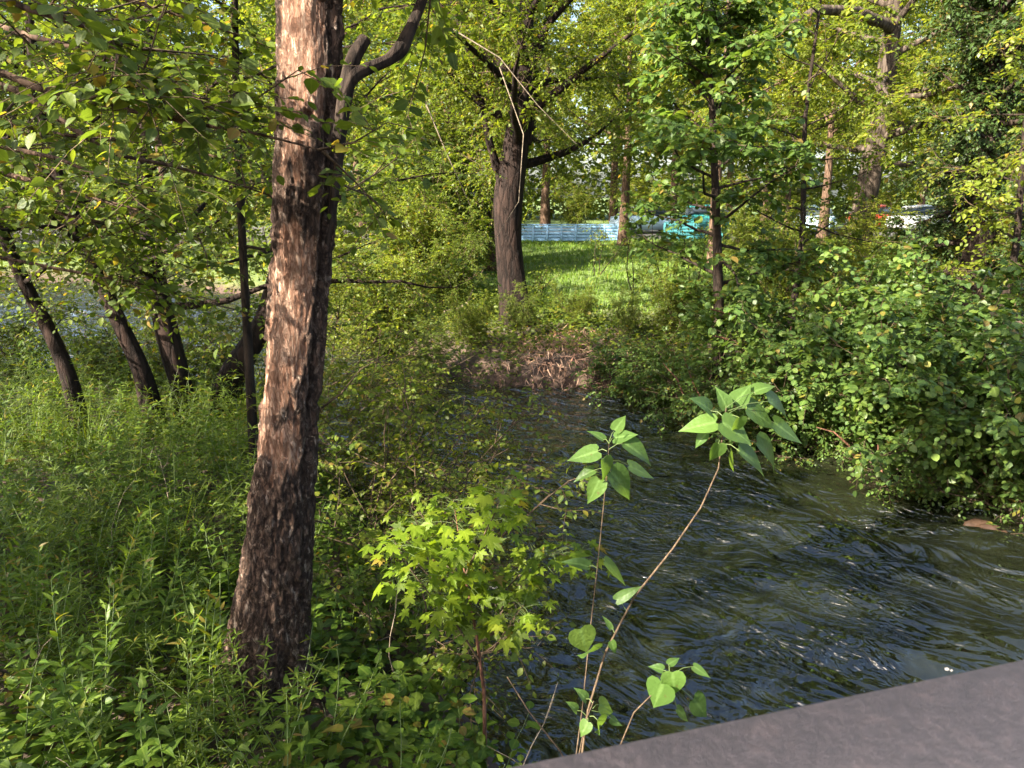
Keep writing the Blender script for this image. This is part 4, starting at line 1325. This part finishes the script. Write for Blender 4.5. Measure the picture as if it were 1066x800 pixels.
shoot('small low shoot with heart-shaped leaves against the railing edge', 1.95, [(640, 790, 0), (660, 742, 0), (680, 722, 0), (697, 705, 0)], .0028,
      [(700, 700, 703, 728, -.02, 1.1, 697, 708), (690, 712, 680, 738, -.03, 1.0, 694, 712), (722, 728, 738, 748, .0, .9, 697, 712), (722, 694, 740, 706, .03, .6, 700, 702), (690, 698, 676, 692, .03, .9, 696, 704), (696, 692, 708, 684, .04, .7, 697, 702), (705, 738, 718, 752, .02, .7, 697, 714)])
shoot('leafy low shoot at the bottom by the long shoot foot', 2.05, [(600, 800, 0), (606, 770, 0), (612, 745, 0), (618, 730, 0)], .003,
      [(604, 655, 612, 682, -.02, 1.0, 616, 668), (600, 740, 592, 730, 0, .9, 610, 745), (612, 752, 604, 768, -.02, 1.0, 612, 748), (622, 750, 630, 766, -.02, .9, 614, 746), (624, 734, 640, 742, .02, .9, 617, 738), (610, 728, 600, 716, .02, .8, 617, 732), (636, 748, 646, 756, .02, .7, 616, 740)])

# ------------------------------------------------------------------ weeds on the near bank
def weed_proto(kind, seed):
    rng = np.random.default_rng(seed)
    root = thing('weed', '', 'weed', (0, 0, 0), 0, None)
    sb, lb = MB(), MB()
    if kind == 'lance':
        for s_ in range(4):
            h = rng.uniform(.55, .95); a = rng.uniform(0, 6.28)
            lp = grow(rng, (.05 * math.cos(a), .05 * math.sin(a), -.05), (.25 * math.cos(a), .25 * math.sin(a), 1), h, 6, .02, .06)
            sb.tube(lp, np.linspace(.0045, .0015, len(lp)), 5)
            n = 34; t = np.linspace(.12, 1, n); p, d = along(lp, t); az = np.arange(n) * 2.4 + a
            out = np.stack([np.cos(az), np.sin(az), np.full(n, .15)], 1)
            lb.leaves(LANCE, p, out + d * (t[:, None] * .9), np.array([0, 0, 1.0]) + rng.normal(0, .25, (n, 3)), (.13 - .055 * t ** 2) * rng.uniform(.75, 1.1, n), rng, 0, 1.15)
    elif kind == 'nettle':
        for s_ in range(5):
            h = rng.uniform(.4, .75); a = s_ * 1.3 + rng.normal(0, .3)
            lp = grow(rng, (.06 * math.cos(a), .06 * math.sin(a), -.05), (.3 * math.cos(a), .3 * math.sin(a), 1), h, 6, .02, .07)
            sb.tube(lp, np.linspace(.004, .0015, len(lp)), 5)
            n = 18; t = np.repeat(np.linspace(.2, 1, n // 2), 2); p, d = along(lp, t); az = np.repeat(np.arange(n // 2) * 1.571, 2) + np.tile([0, math.pi], n // 2) + a
            out = np.stack([np.cos(az), np.sin(az), np.full(n, .1)], 1)
            lb.leaves(NETTLE, p + out * .015, out + d * .35, np.array([0, 0, 1.0]) + rng.normal(0, .25, (n, 3)), (.115 - .05 * t) * rng.uniform(.8, 1.15, n), rng, 0)
    elif kind == 'fine':
        for s_ in range(16):
            h = rng.uniform(.35, .8); a = rng.uniform(0, 6.28); k = rng.uniform(.1, .6)
            lp = grow(rng, (.12 * rng.normal(), .12 * rng.normal(), -.05), (k * math.cos(a), k * math.sin(a), 1), h, 6, -.06, .09)
            sb.tube(lp, np.linspace(.002, .0008, len(lp)), 3, cap=False)
            n = 40; t = np.repeat(np.linspace(.15, 1, n // 5), 5); p, d = along(lp, t); az = np.arange(n) * 1.2566 + rng.uniform(0, 6.28)
            out = np.stack([np.cos(az), np.sin(az), np.full(n, .25)], 1)
            lb.leaves(LANCE, p, out + d * .3, np.array([0, 0, 1.0]) + rng.normal(0, .3, (n, 3)), .055 * rng.uniform(.7, 1.2, n), rng, 0, .9)
    elif kind == 'grassy':
        n = 70; a = rng.uniform(0, 6.28, n); r = rng.uniform(0, .14, n)
        p = np.stack([r * np.cos(a), r * np.sin(a), np.full(n, -.03)], 1)
        a2 = a + rng.normal(0, .6, n); k = rng.uniform(.1, .65, n)
        lb.leaves(BLADE, p, np.stack([k * np.cos(a2), k * np.sin(a2), np.ones(n)], 1), np.stack([-np.cos(a2), -np.sin(a2), k], 1), rng.uniform(.25, .6, n), rng, 0, .4)
        sb.tube([(0, 0, -.05), (0.02, 0, .3), (.05, .02, .7)], [.002, .0016, .001], 4)
    else:   # broad low leaves
        for s_ in range(7):
            h = rng.uniform(.18, .42); a = s_ * .9
            lp = grow(rng, (.04 * math.cos(a), .04 * math.sin(a), -.05), (.6 * math.cos(a), .6 * math.sin(a), 1), h, 5, -.04, .1)
            sb.tube(lp, np.linspace(.003, .001, len(lp)), 4)
            n = 9; t = np.linspace(.35, 1, n); p, d = along(lp, t); az = np.arange(n) * 2.4 + a
            out = np.stack([np.cos(az), np.sin(az), np.full(n, .15)], 1)
            lb.leaves(OVATE, p + out * .02, out, np.array([0, 0, 1.0]) + rng.normal(0, .3, (n, 3)), .085 * rng.uniform(.6, 1.25, n), rng, 0, 1.1)
    obj('stem', sb, M['twig_green'], root)
    obj('foliage', lb, M['leaf_weed' if kind in ('lance', 'nettle', 'broad') else 'leaf_fine'], root)
    return root

KLAB = {'lance': ('tall leafy weed with narrow pointed leaves on the near bank', 'narrow-leaved weeds on the near bank'), 'nettle': ('nettle-like weed with paired toothed leaves on the near bank', 'nettle-like weeds on the near bank'),
        'fine': ('feathery weed with thin whorled leaves on the left bank', 'feathery weeds on the left bank'), 'grassy': ('tuft of long arching grass blades among left bank weeds', 'grass tufts on the left bank'),
        'broad': ('low weed with broad oval leaves in the tree shade', 'low broad-leaved weeds on the near bank')}
PRO = {k: [weed_proto(k, 100 + 10 * i + j) for j in range(2)] for i, k in enumerate(KLAB)}
first = {k: [True, True] for k in KLAB}
LAND = np.array([np.array(p) for p in near_line[1:]] + [np.array([-30, 12.0]), np.array([-30, 2.0]), np.array([-1, 1.5])])
rng = np.random.default_rng(111)
cnt = {k: 0 for k in KLAB}
placed = []
tries = 0
while len(placed) < 285 and tries < 20000:
    tries += 1
    # uniform over the picture's lower left, so that the near ones are denser
    px, py = rng.uniform(-60, 520), rng.uniform(375, 830)
    q = atZ(px, py + 0, 0.75)
    x, y = q[0], q[1]
    if y > 12.5 or sdf([x], [y], WATER)[0] < 0.12:
        continue
    if math.hypot(x - tb[0], y - tb[1]) < 0.42 or (-.35 < x - tb[0] < .45 and tb[1] - 1.1 < y < tb[1] + .1 and rng.random() < .93):
        continue
    right = px > 300 - (py - 400) * 0.05
    if px > 300 and py > 560 and rng.random() < .5:
        continue
    far_ = y > 5.6
    sp = 0.17 + 0.02 * y
    if any((x - a) ** 2 + (y - b_) ** 2 < sp * sp for a, b_, _ in placed):
        continue
    if right:
        kind = rng.choice(['broad', 'broad', 'nettle'])
    elif far_:
        kind = rng.choice(['fine', 'fine', 'fine', 'lance', 'nettle', 'grassy', 'nettle', 'fine'])
    else:
        kind = rng.choice(['lance', 'nettle', 'nettle', 'lance', 'broad', 'fine', 'fine'])
    placed.append((x, y, kind))
for x, y, kind in placed:
    j = cnt[kind] % 2; cnt[kind] += 1
    lb, gp = KLAB[kind]
    z = gz(x, y); sc = rng.uniform(.65, 1.3)
    if kind in ('fine', 'grassy'):
        sc *= 1.15
    if first[kind][j]:
        first[kind][j] = False; o = PRO[kind][j]; o.location = (x, y, z); o.scale = (sc,) * 3; o['label'] = lb; o['group'] = gp
    else:
        dup(PRO[kind][j], (x, y, z), rng.uniform(0, 6.28), sc, lb, gp, (rng.normal(0, .2), rng.normal(0, .2)))
print('weeds', len(placed), cnt)

# dead bent stalks among the weeds
rng = np.random.default_rng(120)
for q_ in range(12):
    x, y, _k = placed[int(rng.integers(len(placed)))]
    x += .1; a_ = rng.uniform(0, 6.28)
    lp = grow(rng, (x, y, gz(x, y) - .03), (.5 * math.cos(a_), .5 * math.sin(a_), 1), rng.uniform(.7, 1.25), 7, -.07, .16)
    m_ = MB(); m_.tube(lp, np.linspace(.005, .0015, len(lp)), 5)
    for t_ in (3, 5):
        br = grow(rng, lp[t_], (rng.normal(), rng.normal(), .6), .22, 3, -.05, .2); m_.tube(br, np.linspace(.002, .0008, len(br)), 4)
    tag(obj('dead_stalk', m_, M['twig_pale']), 'dry bent bare stalk sticking out of the near bank weeds', 'dead stalk', 'dry stalks among the weeds')

# ------------------------------------------------------------------ stuff: ground cover, ivy, dry grass, lawn grass, fallen leaves
def scatter(n, region, test, seed):
    rng = np.random.default_rng(seed)
    x = rng.uniform(region[0], region[1], n); y = rng.uniform(region[2], region[3], n)
    k = test(x, y); x, y = x[k], y[k]
    return rng, np.stack([x, y, ground_z(x, y)], 1)

def cover(name, label, n, region, test, seed, tpl, size, hmax, mat, wid=1.0, up=0.25):
    rng, p = scatter(n, region, test, seed)
    m = len(p); a = rng.uniform(0, 6.28, m)
    p[:, 2] += rng.uniform(0, 1, m) ** 1.6 * hmax
    mb = MB(); mb.leaves(tpl, p, np.stack([np.cos(a), np.sin(a), rng.normal(up, .3, m)], 1), np.array([0, -.1, 1.0]) + rng.normal(0, .4, (m, 3)), size * rng.uniform(.55, 1.25, m), rng, 0, wid)
    o = obj(name, mb, M[mat]); tag(o, label, name.replace('_', ' '), kind='stuff'); return o

nearland = lambda x, y: (sdf(x, y, WATER) > 0.05) & (y < 12) & (x < 1.5) & ((x < tb[0] + .1) | (y > 5.2) | (fbm(np.stack([x * 2.2, y * 2.2, 0 * x], 1), 2, 55) > .52))
cover('ground_cover', 'low mixed green ground cover on the shaded near bank', 26000, (-9, 1.2, 2, 11.5), nearland, 201, OVATE, .055, .26, 'leaf_weed')
cover('fallen_leaves', 'brown fallen leaves on the bare soil under the peeling tree', 2600, (-4, 1.2, 2, 6.5), nearland, 202, OVATE, .06, .015, 'leaf_dry', up=0)
bx0, by0 = atZ(585, 385, .3)[:2]
farbank = lambda x, y: (((x - bx0) / .8) ** 2 + ((y - by0) / .5) ** 2 > 1) & (sdf(x, y, WATER) > -0.3) & (sdf(x, y, WATER) < 4.2) & (y > 12.5) & (x < 9)
cover('ivy', 'low leafy creeper spread over the far bank', 42000, (-8, 9, 11, 24), farbank, 203, SIMPLE, .10, .38, 'leaf_alder')
cover('undergrowth', 'sunlit low weeds along the top of the far bank', 9000, (-7, 8, 12.5, 21), lambda x, y: farbank(x, y) & (sdf(x, y, WATER) > .5), 204, SIMPLE, .11, .45, 'leaf_yellow')
rb_land = lambda x, y: (sdf(x, y, WATER) > 0.0) & (x > 1.5) & (y > 5)
cover('bank_creeper', 'leafy creeper on the right bank, coloured dark as shade under the shrubs', 9000, (1.5, 14, 5, 17), rb_land, 205, SIMPLE, .09, .3, 'leaf_dark')  # dark leaf colour stands in for the shade under the shrubs

cover('shore_growth', 'rank green growth along the far shore on the left', 16000, (-34, -5, 22, 40), lambda x, y: (sdf(x, y, WATER) > -.3) & (sdf(x, y, WATER) < 5), 209, SIMPLE, .17, .9, 'leaf_mid')

# dry reddish grass overhanging the far bank
rng = np.random.default_rng(206)
n = 1500
px = rng.normal(585, 38, n); py = rng.uniform(360, 396, n)
pp = np.array([atZ(a, b_, .35) for a, b_ in zip(px, py)]); pp[:, 2] = ground_z(pp[:, 0], pp[:, 1]) + rng.uniform(0, .1, n)
mb = MB(); mb.leaves(BLADE, pp, np.stack([rng.normal(0, .5, n), rng.normal(-.8, .3, n), rng.normal(.1, .5, n)], 1), np.array([0, 0, 1.0]) + rng.normal(0, .4, (n, 3)), rng.uniform(.12, .34, n), rng, 0, 1.3)
tag(obj('dry_grass', mb, M['drygrass']), 'pinkish dry grass hanging over the far bank edge', 'dry grass', kind='stuff')

# lawn
rng, p = scatter(90000, (-6, 26, 16.5, 41), lambda x, y: sdf(x, y, WATER) > 3.0, 207)
m = len(p); a = rng.uniform(0, 6.28, m); k = rng.uniform(.1, .8, m)
mb = MB(); mb.leaves(BLADE, p, np.stack([k * np.cos(a), k * np.sin(a), np.ones(m)], 1), np.stack([-np.cos(a), -np.sin(a), k], 1), rng.uniform(.08, .22, m), rng, 0, 2.6)
tag(obj('lawn_grass', mb, M['grass']), 'sunny mown grass of the lawn beyond the stream', 'grass', kind='stuff')

# the wood far behind
rng = np.random.default_rng(208)
n = 80000
x = rng.uniform(-75, 110, n); y = rng.uniform(72, 84, n)
top = 9 + 9 * fbm(np.stack([x * .12, y * .05, 0 * x], 1), 3, 77)
p = np.stack([x, y, 1 + rng.random(n) ** .9 * top], 1)
mb = MB(); a = rng.uniform(0, 6.28, n)
mb.leaves(SIMPLE, p, np.stack([np.cos(a), np.sin(a), rng.normal(-.2, .4, n)], 1), np.array([0, -.4, 1.0]) + rng.normal(0, .5, (n, 3)), rng.uniform(.4, .9, n), rng, 0)
tag(obj('woods', mb, M['leaf_mid']), 'dense wood closing the view far behind the parked cars', 'wood', kind='stuff')

# thin saplings on the lawn
for q_, (px, Y, hh, lb) in enumerate([(622, 25, 1.9, 'thin young sapling standing alone on the sunny lawn'), (560, 21, .9, 'small sapling at the lawn edge right of the forked trunk'), (694, 23, 2.3, 'leafy sapling on the lawn before the parked cars'), (664, 21, 2.3, 'slim leafy sapling near the lawn tree trunk'), (725, 20, 2.6, 'tallest lawn sapling, just left of the young tree stem')]):
    x = float(atY(px, 260, Y)[0])
    make_shrub('lawn_sapling', lb, 'sapling', (x, Y, gz(x, Y)), np.random.default_rng(370 + q_), 'leaf_light', SIMPLE, .12, 3, hh, .35, 6, .5, 4, .35, 6, stem_r=.02, bark='bark_dark', group='young saplings on the lawn')

# driftwood, roots, bare stems
rng = np.random.default_rng(301)
dw = MB()
Yd = float(on_ground(475, 335)[1])
dw.tube([atY(462, 326, Yd), atY(475, 323, Yd), atY(487, 316, Yd), atY(492, 302, Yd - .1)], [.05, .06, .045, .015], 8)
tag(obj('driftwood', dw, M['twig_pale']), 'bleached curved piece of driftwood on the far bank left of the forked tree', 'driftwood')
rt = thing('root_tangle', 'tangle of bare reddish roots on the bank under the young tree', 'roots', atY(770, 400, 11.4), 0)
rb0 = np.array(rt.location)
for l, r0 in [([(790, 380, 0), (775, 362, -.1), (762, 355, -.2), (745, 350, -.3)], .035), ([(815, 410, 0), (812, 385, 0), (818, 360, .1), (824, 340, .1)], .03), ([(800, 372, 0), (782, 345, -.1), (770, 330, -.1), (740, 322, -.2)], .03),
              ([(812, 400, 0), (800, 375, 0), (792, 352, .1)], .025), ([(715, 420, -.2), (705, 395, -.2), (690, 378, 0)], .018), ([(735, 425, -.2), (722, 400, -.2), (712, 372, 0)], .016)]:
    q = np.array([atY(x, y, 11.3 + dy) - rb0 for x, y, dy in l]); m_ = MB(); m_.tube(q, np.linspace(r0, r0 * .4, len(q)), 7); obj('root', m_, M['root'], rt)
# bare arching stems at the foot of the right bank
STEMS = [([(895, 490, 0), (885, 465, -.2), (868, 450, -.3), (850, 445, -.2)], 9.4, 'bare stem arching over the water edge at the right bank'), ([(918, 492, 0), (914, 470, 0), (915, 448, .1)], 9.2, 'short upright bare stem at the right bank waterline'),
         ([(960, 495, 0), (950, 465, 0), (945, 440, .1)], 9.1, 'thin bare stem leaning left at the right bank waterline'), ([(1062, 525, 0), (1050, 490, 0), (1040, 455, .1), (1030, 430, .1)], 8.4, 'stout bare stem at the right edge by the water'),
         ([(1045, 510, -.1), (1028, 500, -.1), (1018, 478, 0), (1012, 455, .1)], 8.4, 'hooked bare stem left of the stout one by the water')]
for l, Y, lb in STEMS:
    q = np.array([atY(x, y, Y + dy) for x, y, dy in l]); m_ = MB(); m_.tube(q, np.linspace(.018, .006, len(q)), 6)
    tag(obj('bare_stem', m_, M['root']), lb, 'bare stem', 'bare stems on the right bank')
# thin hanging dead twigs in front of the forked tree
for l, Y, lb in [([(470, 30, 0), (520, 60, 0), (560, 110, .1), (600, 150, .2)], 13, 'long thin pale twig slanting across the forked trunk'), ([(440, 100, 0), (465, 160, 0), (490, 215, 0)], 11, 'thin pale twig hanging left of the forked trunk'),
                 ([(520, 70, 0), (545, 140, 0), (540, 210, 0), (515, 250, 0)], 13.5, 'pale vine twig hanging down the forked trunk'), ([(350, 190, 0), (385, 205, .2), (420, 235, .4), (445, 260, .5)], 4.3, 'dead twig sticking out right of the peeling trunk'),
                 ([(335, 425, 0), (355, 410, -.1), (375, 385, -.1), (400, 370, 0)], 4.2, 'dark dead twig low on the right of the peeling trunk')]:
    q = np.array([atY(x, y, Y + dy) for x, y, dy in l]); m_ = MB(); m_.tube(q, np.linspace(.012 if Y > 10 else .007, .004 if Y > 10 else .002, len(q)), 5)
    tag(obj('dead_twig', m_, M['twig_pale'] if Y > 10 else M['twig']), lb, 'twig', 'bare twigs hanging in the trees')

# rocks breaking the water
def rock(label, px, py, sx, sy, sz, mat, seed, dz=0.0):
    n, m = 20, 14
    u = np.linspace(0, 2 * math.pi, n, endpoint=False); v = np.linspace(0.05, math.pi - .05, m)
    U, V_ = np.meshgrid(u, v)
    d = np.stack([np.cos(U) * np.sin(V_), np.sin(U) * np.sin(V_), np.cos(V_)], -1).reshape(-1, 3)
    r = 0.35 + 1.3 * fbm(d * 2.2 + seed, 5, seed)
    mb = MB(); i = np.arange(m - 1)[:, None] * n; j = np.arange(n)[None]; k = (j + 1) % n
    mb.add(d * r[:, None] * [sx, sy, sz], np.stack([i + j, i + n + j, i + n + k, i + k], -1).reshape(-1, 4))
    p = atZ(px, py, 0); p[2] = dz
    return tag(obj('rock', mb, mat, loc=list(p)), label, 'rock', None)
rk = plain_mat('wet brown stone', (0.045, 0.026, 0.016), 0.4, 0, 0.5, 6, 0.5)
rock('wet brown rock breaking the rippled water near the right bank', 1022, 549, .24, .12, .11, rk, 3, -.06)

# ------------------------------------------------------------------ blue fence and parked cars beyond the lawn
def barrier(px0, px1, Y, colr, lb, npan):
    fm = plain_mat('painted fence slats', colr, 0.6, 0, .15, 2)
    x0, x1 = float(atY(px0, 235, Y)[0]), float(atY(px1, 235, Y)[0])
    zf = gz((x0 + x1) / 2, Y)
    fence = thing('slat_fence', lb, 'fence', ((x0 + x1) / 2, Y, zf), 0)
    L_ = x1 - x0
    for q in range(npan):
        c = -L_ / 2 + (q + .5) * L_ / npan; m_ = MB()
        for e in range(5):
            box(m_, c - L_ / npan / 2 + .06, c + L_ / npan / 2 - .06, -.02, .02, .10 + .165 * e, .10 + .165 * e + .14, .008)
        obj('panel', m_, fm, fence)
    m_ = MB(); box(m_, -L_ / 2, L_ / 2, -.04, .04, .93, .98, .01); obj('top_rail', m_, fm, fence)
    for q in range(npan + 1):
        c = -L_ / 2 + q * L_ / npan; m_ = MB(); box(m_, c - .05, c + .05, -.05, .05, -.3, .92, .01); obj('post', m_, fm, fence)
barrier(540, 644, 40.0, (0.20, 0.36, 0.56), 'low pale blue slatted fence across the lawn right of the forked tree', 7)
barrier(692, 752, 40.2, (0.035, 0.17, 0.19), 'low turquoise slatted fence across the lawn behind the young tree leaves', 4)

glass = plain_mat('car glass', (0.03, 0.04, 0.05), 0.05); tyre = plain_mat('tyre rubber', (0.02, 0.02, 0.02), 0.85); rimm = plain_mat('alloy', (0.5, 0.5, 0.52), 0.3, 0.9)
lampm = plain_mat('headlight lens', (0.75, 0.76, 0.78), 0.15); dkp = plain_mat('black plastic', (0.025, 0.025, 0.025), 0.6)
CARS = [(676, 42.2, 20, (0.42, 0.55, 0.68), 'silver-blue parked car right of the lawn tree trunk'), (738, 43.5, 15, (0.03, 0.2, 0.2), 'turquoise parked car behind the young tree leaves'),
        (845, 43.0, 80, (0.45, 0.62, 0.74), 'light blue parked car between the young tree and the pale trunk'), (962, 43.0, 20, (0.72, 0.73, 0.74), 'white parked car right of the pale trunk'),
        (1012, 45.0, 95, (0.60, 0.63, 0.68), 'silver parked car under the ivy-covered tree'), (905, 46.0, 85, (0.5, 0.06, 0.04), 'red parked car behind the pale trunk')]
def car(px, Y, deg, colr, lb):
    x = float(atY(px, 235, Y)[0])
    root = thing('parked_car', lb, 'car', (x, Y, 1.424), R(deg), 'cars parked beyond the lawn')
    paint = plain_mat('car paint', colr, 0.22); paint.node_tree.nodes['Principled BSDF'].inputs['Coat Weight'].default_value = 0.6
    def loft(st, mat, name, par):
        mb = MB(); V = []
        for xx, hw, zb, zt, tw in st:
            V += [(xx, -hw * .96, zb), (xx, -hw, zb + (zt - zb) * .45), (xx, -hw * .985, zb + (zt - zb) * .75), (xx, -tw, zt), (xx, 0, zt + .03), (xx, tw, zt), (xx, hw * .985, zb + (zt - zb) * .75), (xx, hw, zb + (zt - zb) * .45), (xx, hw * .96, zb)]
        n = 9; F = []
        for q in range(len(st) - 1):
            for e in range(n):
                F.append([q * n + e, q * n + (e + 1) % n, (q + 1) * n + (e + 1) % n, (q + 1) * n + e])
        mb.add(V, F); mb.add(V[:n], [list(range(n))[::-1]]); mb.add(V[-n:], [list(range(n))])
        return obj(name, mb, mat, par)
    body = loft([(-2.15, .72, .35, .72, .6), (-2.05, .84, .25, .9, .72), (-1.3, .88, .22, .98, .78), (-.5, .89, .2, .96, .8), (.6, .89, .2, .95, .8), (1.3, .88, .22, .88, .74), (1.95, .82, .26, .74, .66), (2.12, .68, .36, .62, .56)], paint, 'body', root)
    loft([(-1.75, .72, .95, 1.0, .68), (-1.15, .74, .97, 1.40, .58), (-.2, .76, .95, 1.46, .58), (.35, .75, .94, 1.40, .56), (1.15, .70, .9, .96, .66)], glass, 'windows', root)
    loft([(-1.2, .56, 1.39, 1.42, .54), (-.9, .6, 1.42, 1.48, .56), (-.2, .61, 1.45, 1.51, .57), (.3, .59, 1.41, 1.46, .54)], paint, 'roof', root)
    for wx in (-1.3, 1.32):
        for s in (-1, 1):
            t = np.linspace(0, 2 * math.pi, 21)[:-1]
            mb = MB(); pr = [(.18, .0), (.31, .0), (.33, .03), (.33, .17), (.31, .2), (.18, .2)]
            V = [(wx + r * math.cos(a), s * (.72 + d), .33 + r * math.sin(a)) for r, d in pr for a in t]
            mb.add(V, [[q * 20 + e, q * 20 + (e + 1) % 20, (q + 1) * 20 + (e + 1) % 20, (q + 1) * 20 + e] for q in range(5) for e in range(20)])
            wo = obj('wheel', mb, tyre, root)
            mb = MB(); V = [(wx + .185 * math.cos(a), s * .9, .33 + .185 * math.sin(a)) for a in t] + [(wx, s * .915, .33)]
            mb.add(V, [[e, (e + 1) % 20, 20] for e in range(20)]); obj('rim', mb, rimm, wo)
    for s in (-1, 1):
        mb = MB(); box(mb, 1.98, 2.13, s * .56 - .14, s * .56 + .14, .58, .70, .03); obj('headlight', mb, lampm, root)
        mb = MB(); box(mb, .75, .92, s * .95 - .07, s * .95 + .07, .93, 1.05, .03); obj('mirror', mb, dkp, root)
    mb = MB(); box(mb, 2.08, 2.16, -.5, .5, .36, .5, .02); obj('grille', mb, dkp, root)
for c_ in CARS:
    car(*c_)
